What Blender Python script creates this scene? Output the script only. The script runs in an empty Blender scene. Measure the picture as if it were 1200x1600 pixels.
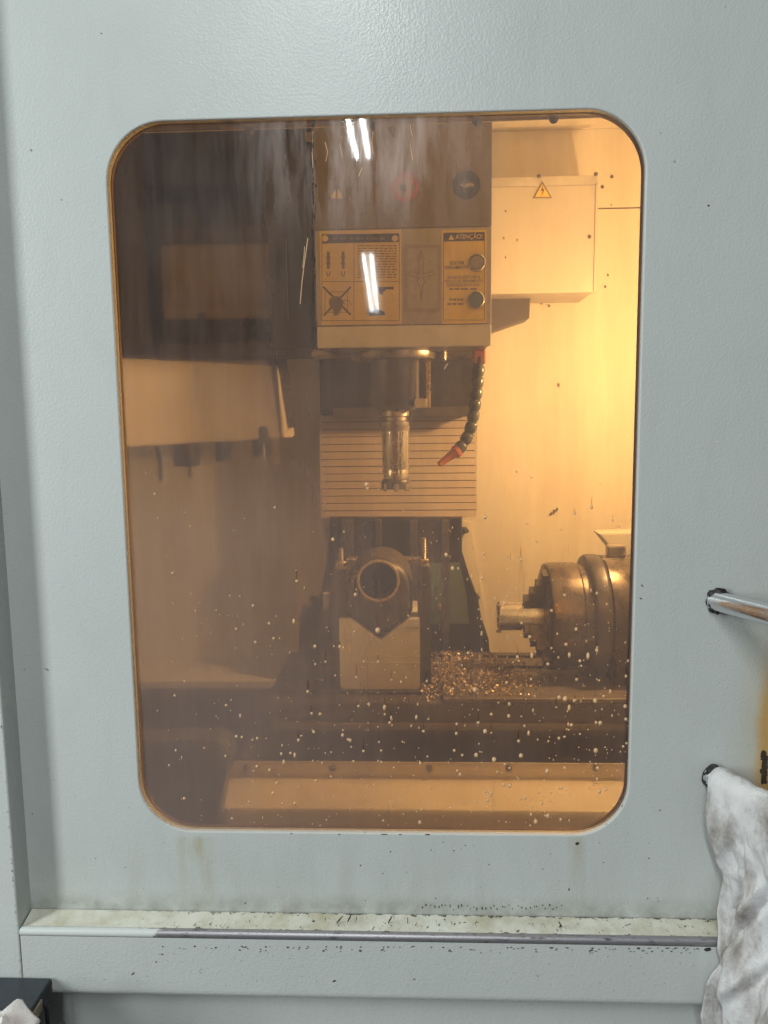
import bpy, bmesh, math, random
from mathutils import Vector, Matrix, noise as mnoise

random.seed(7)
sc = bpy.context.scene
C = sc.collection

# ------------------------------------------------------------------ camera
ZC = 1.35                                   # height of the window's centre
CAM = Vector((0.046, -0.90, ZC + 0.090))
PITCH, YAW, ROLL = math.radians(-7.01), math.radians(-2.40), math.radians(-0.684)
FPX = 1202.0                                # focal length in photo pixels (1200 x 1600)
cd = Vector((math.sin(YAW)*math.cos(PITCH), math.cos(YAW)*math.cos(PITCH), math.sin(PITCH)))
cr = cd.cross(Vector((0, 0, 1))).normalized(); cu = cr.cross(cd)
CR = cr*math.cos(ROLL) + cu*math.sin(ROLL)
CU = -cr*math.sin(ROLL) + cu*math.cos(ROLL)
cam_d = bpy.data.cameras.new('camera'); cam = bpy.data.objects.new('camera', cam_d); C.objects.link(cam)
m3 = Matrix((CR, CU, -cd)).transposed()
cam.matrix_world = Matrix.Translation(CAM) @ m3.to_4x4()
cam_d.sensor_fit = 'VERTICAL'; cam_d.sensor_height = 24.0
cam_d.lens = 24.0*FPX/1600.0
cam_d.clip_start = 0.02; cam_d.clip_end = 100
sc.camera = cam
sc.render.resolution_x, sc.render.resolution_y = 768, 1024

# ------------------------------------------------------------------ world, lamps, exposure
w = bpy.data.worlds.new('World'); sc.world = w; w.use_nodes = True
bg = w.node_tree.nodes['Background']
bg.inputs[0].default_value = (0.95, 0.98, 1.0, 1); bg.inputs[1].default_value = 0.08
sc.view_settings.view_transform = 'Standard'; sc.view_settings.look = 'None'
sc.view_settings.exposure = 0.0; sc.view_settings.gamma = 1.0
try: sc.view_settings.use_curve_mapping = False
except Exception: pass
sc.cycles.use_denoising = True
sc.cycles.max_bounces = 10; sc.cycles.transparent_max_bounces = 12
sc.cycles.sample_clamp_indirect = 6.0
sc.cycles.caustics_reflective = False

def area(name, loc, rot, sx, sy, power, col, shape='RECTANGLE', spread=180):
    d = bpy.data.lights.new(name, 'AREA'); d.shape = shape; d.size = sx
    if shape in ('RECTANGLE', 'ELLIPSE'): d.size_y = sy
    d.energy = power; d.color = col; d.spread = math.radians(spread)
    o = bpy.data.objects.new(name, d); C.objects.link(o); o.location = loc; o.rotation_euler = rot
    return o
# two rows of ceiling fluorescent tubes behind the camera (their reflections show in the window)
COOL = (0.93, 1.0, 0.985)
for dx in (-0.040, 0.040):
    area('fluorescent_tube', (-0.30+dx, -2.85, 3.2), (0, 0, 0), 0.026, 3.5, 30, COOL)
    area('fluorescent_tube', (-0.54+dx*1.05, -10.0, 3.2), (0, 0, math.radians(-1.98)), 0.034, 4.6, 48, COOL)
# added fill light, unseen at front left, brightens the door's left side
fill_ = area('left_fill_light', (-2.7, -1.8, 2.1), (0, 0, 0), 0.5, 1.8, 70, COOL)
fill_.rotation_mode = 'QUATERNION'; fill_.rotation_quaternion = (Vector((-0.25, 0.0, 0.95))-fill_.location).to_track_quat('-Z', 'Y')

# ------------------------------------------------------------------ pixel helper
def ray(px, py):
    return (cd*FPX + CR*(px-600.0) - CU*(py-800.0))
def P(px, py, Y):
    d = ray(px, py); t = (Y-CAM.y)/d.y
    return CAM + d*t
def PZ(px, py, z):
    d = ray(px, py); t = (z-CAM.z)/d.z
    return CAM + d*t
def X(px, py, Y): return P(px, py, Y).x
def Z(px, py, Y): return P(px, py, Y).z

# ------------------------------------------------------------------ materials
MATS = {}
def nt(name):
    m = bpy.data.materials.new(name); m.use_nodes = True
    t = m.node_tree; t.nodes.clear(); MATS[name] = m
    out = t.nodes.new('ShaderNodeOutputMaterial')
    return m, t, out
def N(t, typ, **kw):
    n = t.nodes.new(typ)
    for k, v in kw.items(): setattr(n, k, v)
    return n
def L(t, a, b): t.links.new(a, b)
def rgb(c): return (c[0], c[1], c[2], 1)
def noise_node(t, vec, scale, detail=4, rough=0.55, dist=0.0):
    n = N(t, 'ShaderNodeTexNoise'); n.inputs['Scale'].default_value = scale
    n.inputs['Detail'].default_value = detail; n.inputs['Roughness'].default_value = rough
    n.inputs['Distortion'].default_value = dist
    if vec is not None: L(t, vec, n.inputs['Vector'])
    return n.outputs['Fac']
def ramp(t, fac, p0, p1, c0=(0, 0, 0), c1=(1, 1, 1), interp='LINEAR'):
    r = N(t, 'ShaderNodeValToRGB'); r.color_ramp.interpolation = interp
    e = r.color_ramp.elements; e[0].position = p0; e[1].position = p1
    e[0].color = rgb(c0); e[1].color = rgb(c1); L(t, fac, r.inputs['Fac'])
    return r.outputs['Color']
def mixc(t, fac, a, b, mode='MIX'):
    m = N(t, 'ShaderNodeMix', data_type='RGBA', blend_type=mode)
    for s, v in ((m.inputs['Factor'], fac), (m.inputs['A'], a), (m.inputs['B'], b)):
        if isinstance(v, (int, float)): s.default_value = v
        elif isinstance(v, tuple): s.default_value = rgb(v)
        else: L(t, v, s)
    return m.outputs['Result']
def mth(t, op, a, b=None, clamp=False):
    m = N(t, 'ShaderNodeMath', operation=op, use_clamp=clamp)
    for i, v in enumerate((a, b)):
        if v is None: continue
        if isinstance(v, (int, float)): m.inputs[i].default_value = v
        else: L(t, v, m.inputs[i])
    return m.outputs[0]
def mapr(t, v, a, b, c=0.0, d=1.0, smooth=True):
    m = N(t, 'ShaderNodeMapRange', clamp=True)
    if smooth: m.interpolation_type = 'SMOOTHSTEP'
    for i, x in enumerate((v, a, b, c, d)):
        if isinstance(x, (int, float)): m.inputs[i].default_value = x
        else: L(t, x, m.inputs[i])
    return m.outputs[0]
def wpos(t):                                   # world position: (vector, x, y, z)
    g = N(t, 'ShaderNodeNewGeometry'); s = N(t, 'ShaderNodeSeparateXYZ'); L(t, g.outputs['Position'], s.inputs[0])
    return g.outputs['Position'], s.outputs[0], s.outputs[1], s.outputs[2]
def scaled(t, vec, s):
    m = N(t, 'ShaderNodeMapping'); m.inputs['Scale'].default_value = s; L(t, vec, m.inputs['Vector'])
    return m.outputs['Vector']
def bsdf(t, out, base, rough=0.5, metal=0.0, bump=None, bstr=0.2, bdist=0.001, spec=0.5, coat=0.0):
    b = N(t, 'ShaderNodeBsdfPrincipled')
    for s, v in ((b.inputs['Base Color'], base), (b.inputs['Roughness'], rough), (b.inputs['Metallic'], metal)):
        if isinstance(v, tuple): s.default_value = rgb(v)
        elif isinstance(v, (int, float)): s.default_value = v
        else: L(t, v, s)
    b.inputs['Specular IOR Level'].default_value = spec
    b.inputs['Coat Weight'].default_value = coat; b.inputs['Coat Roughness'].default_value = 0.15
    if bump is not None:
        n = N(t, 'ShaderNodeBump'); n.inputs['Strength'].default_value = bstr; n.inputs['Distance'].default_value = bdist
        L(t, bump, n.inputs['Height']); L(t, n.outputs['Normal'], b.inputs['Normal'])
    L(t, b.outputs[0], out.inputs['Surface'])
    return b
def simple(name, col, rough=0.5, metal=0.0, var=0.25, scale=25, bump=0.15, bscale=180, dirt=None, dirt_amt=0.0, streak=False):
    """even colour with cloudy wear, grime and fine relief"""
    m, t, out = nt(name)
    v, x, y, z = wpos(t)
    vv = scaled(t, v, (1, 1, 0.18)) if streak else v
    n1 = noise_node(t, vv, scale, 5, 0.6)
    lo = tuple(c*(1-var) for c in col); hi = tuple(min(1, c*(1+var*0.6)) for c in col)
    base = ramp(t, n1, 0.3, 0.7, lo, hi)
    if dirt is not None:
        n2 = noise_node(t, vv, scale*0.45, 6, 0.65)
        base = mixc(t, mth(t, 'MULTIPLY', ramp(t, n2, 0.5, 0.72), dirt_amt), base, dirt)
    r = mapr(t, noise_node(t, v, scale*1.7, 3), 0.3, 0.7, max(0.03, rough-0.1), min(1, rough+0.12))
    bsdf(t, out, base, r, metal, noise_node(t, v, bscale, 3), bump, 0.0015)
    return m

# -- door paint: pale grey-green, pebbled, with grime and an orange right edge
def door_paint(name, peel=0.21, stains=True):
    m, t, out = nt(name)
    v, x, y, z = wpos(t)
    base = ramp(t, noise_node(t, v, 3.2, 5, 0.6), 0.3, 0.7, (0.585, 0.615, 0.602), (0.632, 0.658, 0.646))
    # faint wiping marks
    n = noise_node(t, scaled(t, v, (7, 7, 2.2)), 2.2, 6, 0.7, 0.6)
    base = mixc(t, mth(t, 'MULTIPLY', ramp(t, n, 0.50, 0.85), 0.20), base, (0.38, 0.40, 0.38))
    # sparse dots of dirt
    vo = N(t, 'ShaderNodeTexVoronoi'); vo.inputs['Scale'].default_value = 46; L(t, v, vo.inputs['Vector'])
    big = ramp(t, noise_node(t, v, 9, 2), 0.56, 0.66)
    dot = mth(t, 'MULTIPLY', mapr(t, vo.outputs['Distance'], 0.045, 0.085, 1, 0), big)
    base = mixc(t, mth(t, 'MULTIPLY', dot, 0.75), base, (0.10, 0.085, 0.07))
    if stains:
        zl = Z(600, 1425, 0.0)
        # run-off and grime above the ledge, with some shade painted in
        st = noise_node(t, scaled(t, v, (1, 1, 0.16)), 17, 6, 0.6, 0.5)
        low = mapr(t, z, zl, zl+0.16, 1, 0)
        base = mixc(t, mth(t, 'MULTIPLY', mth(t, 'MULTIPLY', ramp(t, st, 0.45, 0.80), low), 0.34), base, (0.36, 0.34, 0.25))
        low2 = mapr(t, z, zl, zl+0.030, 1, 0)
        base = mixc(t, mth(t, 'MULTIPLY', mth(t, 'MULTIPLY', ramp(t, noise_node(t, v, 40, 5), 0.25, 0.7), low2), 0.62), base, (0.19, 0.18, 0.13))
        # oil run under the lower left corner of the window
        for (pa, w0, amt) in ((305, 0.030, 0.85), (900, 0.016, 0.55)):
            xa = X(pa, 1340, 0.0)
            d = mth(t, 'ABSOLUTE', mth(t, 'SUBTRACT', x, xa))
            k = mth(t, 'MULTIPLY', mapr(t, d, w0*0.3, w0, 1, 0), mapr(t, z, Z(pa, 1312, 0), Z(pa, 1303, 0), 1, 0))
            k = mth(t, 'MULTIPLY', k, mapr(t, z, zl, Z(pa, 1310, 0), 0.25, 1))
            k = mth(t, 'MULTIPLY', k, ramp(t, noise_node(t, scaled(t, v, (1, 1, 0.2)), 60, 5), 0.35, 0.7))
            base = mixc(t, mth(t, 'MULTIPLY', k, amt), base, (0.42, 0.38, 0.20))
        # orange and paler tints along the right-hand door edge
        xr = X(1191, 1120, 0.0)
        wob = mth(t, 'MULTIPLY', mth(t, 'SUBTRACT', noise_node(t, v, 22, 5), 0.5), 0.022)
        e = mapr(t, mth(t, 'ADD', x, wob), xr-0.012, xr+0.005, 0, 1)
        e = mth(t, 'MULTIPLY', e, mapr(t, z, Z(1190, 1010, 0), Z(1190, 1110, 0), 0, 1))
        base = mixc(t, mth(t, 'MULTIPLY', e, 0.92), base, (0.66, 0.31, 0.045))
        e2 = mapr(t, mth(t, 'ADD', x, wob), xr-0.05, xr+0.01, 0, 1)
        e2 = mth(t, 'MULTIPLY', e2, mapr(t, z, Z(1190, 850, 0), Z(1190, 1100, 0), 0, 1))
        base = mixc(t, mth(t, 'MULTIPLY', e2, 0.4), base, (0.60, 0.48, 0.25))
    h = mth(t, 'ADD', noise_node(t, v, 330, 2, 0.5), mth(t, 'MULTIPLY', noise_node(t, v, 130, 2), 0.5))
    rr = mapr(t, noise_node(t, v, 6, 4), 0.3, 0.7, 0.24, 0.34)
    bsdf(t, out, base, rr, 0, h, peel, 0.0016, spec=0.5)
    return m
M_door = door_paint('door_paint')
M_frame = door_paint('frame_paint', 0.25, False)

# -- ledge: cream paint, scratched, worn through along both edges
def ledge_paint():
    m, t, out = nt('ledge_paint')
    v, x, y, z = wpos(t)
    base = ramp(t, noise_node(t, v, 20, 5, 0.6), 0.3, 0.7, (0.68, 0.665, 0.56), (0.77, 0.765, 0.69))
    base = mixc(t, mth(t, 'MULTIPLY', ramp(t, noise_node(t, v, 14, 6, 0.7), 0.43, 0.70), 0.85), base, (0.40, 0.35, 0.20))
    wear = mapr(t, x, X(60, 1440, 0), X(480, 1440, 0), 0.0, 1.0)
    # short slanted scratches
    sv = N(t, 'ShaderNodeMapping'); sv.inputs['Rotation'].default_value = (0, 0, 0.9); sv.inputs['Scale'].default_value = (160, 26, 26)
    L(t, v, sv.inputs['Vector'])
    s1 = ramp(t, noise_node(t, sv.outputs[0], 1.2, 4, 0.65, 2.2), 0.655, 0.69)
    s2 = ramp(t, noise_node(t, v, 120, 5, 0.65), 0.62, 0.65)
    k = mth(t, 'MULTIPLY', mth(t, 'MAXIMUM', s1, s2), wear)
    # chipped edge lines
    yf = mth(t, 'ADD', y, mth(t, 'MULTIPLY', mth(t, 'SUBTRACT', noise_node(t, v, 90, 5, 0.7), 0.5), 0.016))
    ef = mth(t, 'MULTIPLY', mapr(t, yf, -0.0272, -0.0262, 1, 0), mapr(t, x, X(150, 1440, 0), X(330, 1440, 0), 0, 1))
    eb = mapr(t, yf, -0.0025, -0.0008, 0, 1)
    k = mth(t, 'MAXIMUM', k, mth(t, 'MAXIMUM', ef, mth(t, 'MULTIPLY', eb, wear)))
    base = mixc(t, mth(t, 'MULTIPLY', k, 0.93), base, (0.075, 0.058, 0.05))
    bsdf(t, out, base, 0.55, 0, mth(t, 'SUBTRACT', noise_node(t, v, 120, 4), mth(t, 'MULTIPLY', k, 0.9)), 0.35, 0.001)
    return m
M_ledge = ledge_paint()
def rail_mat():
    m, t, out = nt('rail_metal')
    v, x, y, z = wpos(t)
    xe = mth(t, 'ADD', x, mth(t, 'MULTIPLY', mth(t, 'SUBTRACT', noise_node(t, scaled(t, v, (1, 5, 5)), 34, 6, 0.7), 0.5), 0.26))
    bare = mapr(t, xe, X(250, 1470, 0), X(270, 1470, 0), 0, 1)
    base = mixc(t, bare, (0.66, 0.69, 0.68), (0.40, 0.385, 0.41))
    dk = mth(t, 'MULTIPLY', ramp(t, noise_node(t, scaled(t, v, (1, 6, 6)), 60, 4), 0.58, 0.68), bare)
    base = mixc(t, mth(t, 'MULTIPLY', dk, 0.8), base, (0.07, 0.06, 0.07))
    b = bsdf(t, out, base, 0.42, 0.0, noise_node(t, v, 200, 3), 0.2, 0.001)
    L(t, mth(t, 'MULTIPLY', bare, 0.7), b.inputs['Metallic'])
    return m
M_rail = rail_mat()

# -- interior
M_cream = simple('cream_enclosure_paint', (0.80, 0.755, 0.66), 0.62, 0, 0.07, 4, 0.06, 120, (0.34, 0.25, 0.14), 0.45, True)
M_cream2 = simple('cream_box_paint', (0.56, 0.53, 0.475), 0.55, 0, 0.08, 7, 0.05, 120, (0.40, 0.30, 0.18), 0.4, True)
M_cover = simple('head_cover_paint', (0.21, 0.185, 0.17), 0.34, 0, 0.15, 9, 0.05, 100, (0.15, 0.12, 0.1), 0.5, True)
M_plate = simple('label_panel_paint', (0.42, 0.385, 0.35), 0.30, 0, 0.12, 12, 0.04, 100, (0.25, 0.2, 0.15), 0.4, True)
M_strip = simple('head_strip_paint', (0.72, 0.70, 0.67), 0.35, 0, 0.08, 12, 0.04, 100, (0.3, 0.25, 0.2), 0.35)
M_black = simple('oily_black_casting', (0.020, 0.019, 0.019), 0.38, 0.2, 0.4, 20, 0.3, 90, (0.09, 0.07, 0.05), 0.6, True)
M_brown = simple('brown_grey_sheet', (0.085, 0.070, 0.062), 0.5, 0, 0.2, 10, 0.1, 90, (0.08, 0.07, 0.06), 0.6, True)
M_tan = simple('tan_sheet', (0.34, 0.28, 0.22), 0.45, 0, 0.15, 8, 0.08, 90, (0.22, 0.17, 0.12), 0.5, True)
M_skirt = simple('magazine_skirt_paint', (0.82, 0.74, 0.63), 0.5, 0, 0.12, 7, 0.06, 90, (0.35, 0.27, 0.18), 0.5, True)
M_steel = simple('bright_steel', (0.62, 0.61, 0.60), 0.20, 1.0, 0.15, 30, 0.06, 200, (0.25, 0.2, 0.16), 0.4)
M_wet = simple('oily_machined_steel', (0.40, 0.37, 0.34), 0.33, 0.85, 0.25, 25, 0.15, 150, (0.10, 0.08, 0.06), 0.6)
M_dark = simple('dark_steel', (0.11, 0.10, 0.095), 0.38, 0.5, 0.3, 25, 0.2, 150, (0.04, 0.03, 0.03), 0.5)
M_work = simple('blued_workpiece_steel', (0.12, 0.105, 0.095), 0.36, 0.55, 0.25, 22, 0.12, 150, (0.08, 0.06, 0.05), 0.5)
M_rim = simple('bright_bore_rim', (0.72, 0.64, 0.53), 0.32, 0.35, 0.15, 40, 0.05, 150)
M_vblock = simple('grey_ground_block', (0.72, 0.72, 0.72), 0.42, 0.0, 0.12, 18, 0.08, 150, (0.3, 0.25, 0.2), 0.4)
M_table = simple('oily_cast_iron_table', (0.13, 0.115, 0.10), 0.36, 0.45, 0.3, 16, 0.2, 120, (0.05, 0.04, 0.03), 0.6)
M_saddle = simple('dark_saddle_cover', (0.15, 0.13, 0.115), 0.45, 0.1, 0.3, 9, 0.1, 90, (0.06, 0.05, 0.04), 0.6, True)
M_tray = simple('tray_sheet', (0.70, 0.645, 0.56), 0.42, 0, 0.08, 9, 0.06, 100, (0.3, 0.24, 0.16), 0.4)
M_slat = simple('slat_cover_paint', (0.50, 0.42, 0.36), 0.42, 0.1, 0.12, 14, 0.05, 100, (0.25, 0.19, 0.13), 0.45, True)
M_green = simple('green_machine_paint', (0.10, 0.15, 0.115), 0.4, 0, 0.25, 14, 0.1, 90, (0.05, 0.05, 0.04), 0.5, True)
M_chuck = simple('chuck_steel', (0.16, 0.135, 0.112), 0.30, 0.85, 0.25, 20, 0.12, 150, (0.09, 0.07, 0.05), 0.6)
M_bolt = simple('bolt_steel', (0.12, 0.11, 0.10), 0.4, 0.7, 0.2, 90, 0.1, 200)
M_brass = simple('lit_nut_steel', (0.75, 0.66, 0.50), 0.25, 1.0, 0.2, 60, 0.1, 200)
M_orange = simple('orange_plastic', (0.50, 0.17, 0.085), 0.4, 0, 0.1, 40, 0.05, 120)
M_hose = simple('blue_grey_hose_plastic', (0.075, 0.085, 0.085), 0.22, 0, 0.3, 60, 0.1, 150)
M_yellow = simple('yellow_sticker', (0.84, 0.60, 0.05), 0.30, 0, 0.10, 25, 0.02, 100, (0.4, 0.25, 0.08), 0.3, True)
M_yellow2 = simple('pale_yellow_sticker', (0.80, 0.62, 0.26), 0.28, 0, 0.10, 25, 0.02, 100, (0.4, 0.28, 0.12), 0.3, True)
M_ink = simple('black_print', (0.035, 0.03, 0.03), 0.4, 0, 0.2, 40, 0.02, 100)
M_fade = simple('faded_print', (0.22, 0.165, 0.10), 0.4, 0, 0.3, 60, 0.02, 100)
M_red = simple('red_print', (0.42, 0.085, 0.075), 0.35, 0, 0.15, 40, 0.02, 100)
M_blue = simple('dark_blue_print', (0.035, 0.045, 0.09), 0.3, 0, 0.25, 40, 0.02, 100, (0.1, 0.1, 0.12), 0.4)
M_white = simple('white_print', (0.30, 0.27, 0.25), 0.4, 0, 0.1, 40, 0.02, 100)
M_purple = simple('slate_cover', (0.10, 0.092, 0.10), 0.45, 0, 0.2, 12, 0.08, 100, (0.06, 0.05, 0.05), 0.5)
M_chrome = simple('handle_chrome', (0.80, 0.80, 0.82), 0.12, 1.0, 0.06, 20, 0.03, 200)
M_seal = simple('black_sealant', (0.018, 0.017, 0.016), 0.5, 0, 0.3, 80, 0.7, 260)
M_navy = simple('dark_navy_box', (0.045, 0.055, 0.065), 0.42, 0, 0.2, 18, 0.15, 220, (0.02, 0.02, 0.02), 0.4)
M_chipdark = simple('bare_brown_chip', (0.06, 0.045, 0.035), 0.6, 0, 0.3, 120, 0.2, 200)
M_gasket = simple('brown_window_gasket', (0.16, 0.09, 0.045), 0.6, 0, 0.2, 40, 0.1, 150)

def cloth(name, c0, c1, dirt, amt):
    m, t, out = nt(name)
    v, x, y, z = wpos(t)
    base = ramp(t, noise_node(t, v, 16, 5, 0.6), 0.3, 0.7, c0, c1)
    base = mixc(t, mth(t, 'MULTIPLY', ramp(t, noise_node(t, scaled(t, v, (1, 1, 0.6)), 24, 7, 0.72, 0.15), 0.45, 0.68), amt), base, dirt)
    w1 = N(t, 'ShaderNodeTexWave'); w1.bands_direction = 'Z'; w1.inputs['Scale'].default_value = 210; w1.inputs['Distortion'].default_value = 3; L(t, v, w1.inputs['Vector'])
    wv = mth(t, 'ADD', mth(t, 'ADD', noise_node(t, v, 620, 2), mth(t, 'MULTIPLY', w1.outputs['Fac'], 0.5)), mth(t, 'MULTIPLY', noise_node(t, v, 90, 5), 1.6))
    b = bsdf(t, out, base, 0.9, 0, wv, 0.45, 0.0012, spec=0.2)
    return m
M_rag = cloth('grubby_white_cotton', (0.68, 0.675, 0.685), (0.80, 0.795, 0.805), (0.28, 0.24, 0.205), 0.9)
M_rag2 = cloth('white_paper_rag', (0.80, 0.76, 0.74), (0.86, 0.83, 0.81), (0.6, 0.52, 0.48), 0.3)

# -- amber window pane
TINT = (0.965, 0.745, 0.465)                     # per surface; the slab has two
def pane_mats():
    m, t, out = nt('amber_polycarbonate')
    tr = N(t, 'ShaderNodeBsdfTransparent'); tr.inputs[0].default_value = rgb(TINT)
    L(t, tr.outputs[0], out.inputs['Surface'])
    m2, t, out = nt('dirty_amber_polycarbonate')
    v, x, y, z = wpos(t)
    tr = N(t, 'ShaderNodeBsdfTransparent')
    # oily dark runs in the lower half
    dr = ramp(t, noise_node(t, scaled(t, v, (1, 1, 0.12)), 95, 4, 0.6), 0.60, 0.74)
    dr = mth(t, 'MULTIPLY', dr, mth(t, 'MULTIPLY', mapr(t, z, Z(700, 780, 0), Z(700, 1000, 0), 0, 1), mapr(t, x, X(420, 1000, 0), X(640, 1000, 0), 0.1, 1)))
    L(t, mixc(t, mth(t, 'MULTIPLY', dr, 0.55), TINT, (0.30, 0.20, 0.11)), tr.inputs[0])
    # dried coolant film: fine vertical runs, thicker in the upper middle and on the left; lower-left haze also stands in for lamplight
    run = noise_node(t, scaled(t, v, (1, 1, 0.075)), 75, 6, 0.7)
    run2 = noise_node(t, scaled(t, v, (1, 1, 0.16)), 28, 5, 0.65, 0.4)
    cloud = noise_node(t, v, 7, 4, 0.55)
    film = mth(t, 'ADD', 0.11, mth(t, 'MULTIPLY', ramp(t, cloud, 0.3, 0.7), 0.05))
    film = mth(t, 'ADD', film, mth(t, 'MULTIPLY', ramp(t, run, 0.42, 0.75), 0.05))
    lx = mapr(t, x, X(230, 700, 0), X(820, 700, 0), 1, 0)
    low_ = mapr(t, z, Z(300, 690, 0), Z(300, 860, 0), 0.25, 1)
    film = mth(t, 'ADD', film, mth(t, 'MULTIPLY', mth(t, 'MULTIPLY', lx, low_), 0.14))
    film = mth(t, 'ADD', film, mth(t, 'MULTIPLY', mth(t, 'MULTIPLY', lx, mapr(t, z, Z(300, 520, 0), Z(300, 620, 0), 1, 0)), -0.105))
    px_ = mapr(t, mth(t, 'ABSOLUTE', mth(t, 'SUBTRACT', x, X(560, 250, 0))), 0.03, 0.17, 1, 0)
    pz_ = mapr(t, z, Z(560, 400, 0), Z(560, 240, 0), 0, 1)
    patch = mth(t, 'MULTIPLY', mth(t, 'MULTIPLY', px_, pz_), ramp(t, run2, 0.36, 0.66))
    film = mth(t, 'ADD', film, mth(t, 'MULTIPLY', patch, 0.36))
    df = N(t, 'ShaderNodeBsdfDiffuse'); df.inputs[0].default_value = (0.66, 0.585, 0.60, 1)
    tl = N(t, 'ShaderNodeBsdfTranslucent'); tl.inputs[0].default_value = (0.80, 0.62, 0.50, 1)
    fm = N(t, 'ShaderNodeMixShader'); fm.inputs[0].default_value = 0.40
    L(t, df.outputs[0], fm.inputs[1]); L(t, tl.outputs[0], fm.inputs[2])
    rf = N(t, 'ShaderNodeBsdfRefraction'); rf.inputs['IOR'].default_value = 1.03; rf.inputs['Roughness'].default_value = 0.6
    rf.inputs[0].default_value = rgb(TINT)
    hz = N(t, 'ShaderNodeMixShader'); L(t, mth(t, 'MAXIMUM', mapr(t, x, X(250, 700, 0), X(530, 700, 0), 0.34, 0.08), mapr(t, z, Z(600, 1040, 0), Z(600, 1180, 0), 0.0, 0.34)), hz.inputs[0]); L(t, tr.outputs[0], hz.inputs[1]); L(t, rf.outputs[0], hz.inputs[2])
    a = N(t, 'ShaderNodeMixShader'); L(t, film, a.inputs[0]); L(t, hz.outputs[0], a.inputs[1]); L(t, fm.outputs[0], a.inputs[2])
    bump = N(t, 'ShaderNodeBump'); bump.inputs['Strength'].default_value = 0.025; bump.inputs['Distance'].default_value = 0.0006
    L(t, noise_node(t, scaled(t, v, (1, 1, 0.15)), 60, 3), bump.inputs['Height'])
    fr = N(t, 'ShaderNodeFresnel'); fr.inputs[0].default_value = 1.42
    g = N(t, 'ShaderNodeBsdfGlossy'); g.inputs['Roughness'].default_value = 0.035; L(t, bump.outputs[0], g.inputs['Normal'])
    b = N(t, 'ShaderNodeMixShader'); L(t, fr.outputs[0], b.inputs[0]); L(t, a.outputs[0], b.inputs[1]); L(t, g.outputs[0], b.inputs[2])
    # greasy smear: soft sheen that catches the tubes
    g2 = N(t, 'ShaderNodeBsdfGlossy'); g2.inputs['Roughness'].default_value = 0.36; L(t, bump.outputs[0], g2.inputs['Normal'])
    sm = mth(t, 'ADD', mth(t, 'MULTIPLY', ramp(t, run2, 0.38, 0.72), 0.03), mth(t, 'MULTIPLY', patch, 0.09))
    c = N(t, 'ShaderNodeMixShader'); L(t, sm, c.inputs[0]); L(t, b.outputs[0], c.inputs[1]); L(t, g2.outputs[0], c.inputs[2])
    L(t, c.outputs[0], out.inputs['Surface'])
    m3_, t, out = nt('dried_coolant_droplet')
    df = N(t, 'ShaderNodeBsdfDiffuse'); df.inputs[0].default_value = (0.98, 0.80, 0.56, 1)
    tl = N(t, 'ShaderNodeBsdfTranslucent'); tl.inputs[0].default_value = (0.95, 0.90, 0.80, 1)
    fm = N(t, 'ShaderNodeMixShader'); fm.inputs[0].default_value = 0.5
    L(t, df.outputs[0], fm.inputs[1]); L(t, tl.outputs[0], fm.inputs[2]); L(t, fm.outputs[0], out.inputs['Surface'])
    return m, m2, m3_
M_pane, M_panefilm, M_drop = pane_mats()
def run_mat():
    m, t, out = nt('oily_run'); tr = N(t, 'ShaderNodeBsdfTransparent'); tr.inputs[0].default_value = (0.66, 0.60, 0.55, 1)
    L(t, tr.outputs[0], out.inputs['Surface']); return m
M_run = run_mat()
def emit(name, col, s):
    m, t, out = nt(name); e = N(t, 'ShaderNodeEmission'); e.inputs[0].default_value = rgb(col); e.inputs[1].default_value = s
    L(t, e.outputs[0], out.inputs['Surface']); return m
M_lens = emit('lamp_lens', (1.0, 0.93, 0.8), 6.0)
def chip_mat():
    m, t, out = nt('brass_coloured_swarf')
    v, x, y, z = wpos(t)
    base = ramp(t, noise_node(t, v, 300, 2), 0.35, 0.65, (0.34, 0.27, 0.20), (0.66, 0.58, 0.48))
    bsdf(t, out, base, 0.40, 0.75)
    return m
M_swarf = chip_mat()

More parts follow.
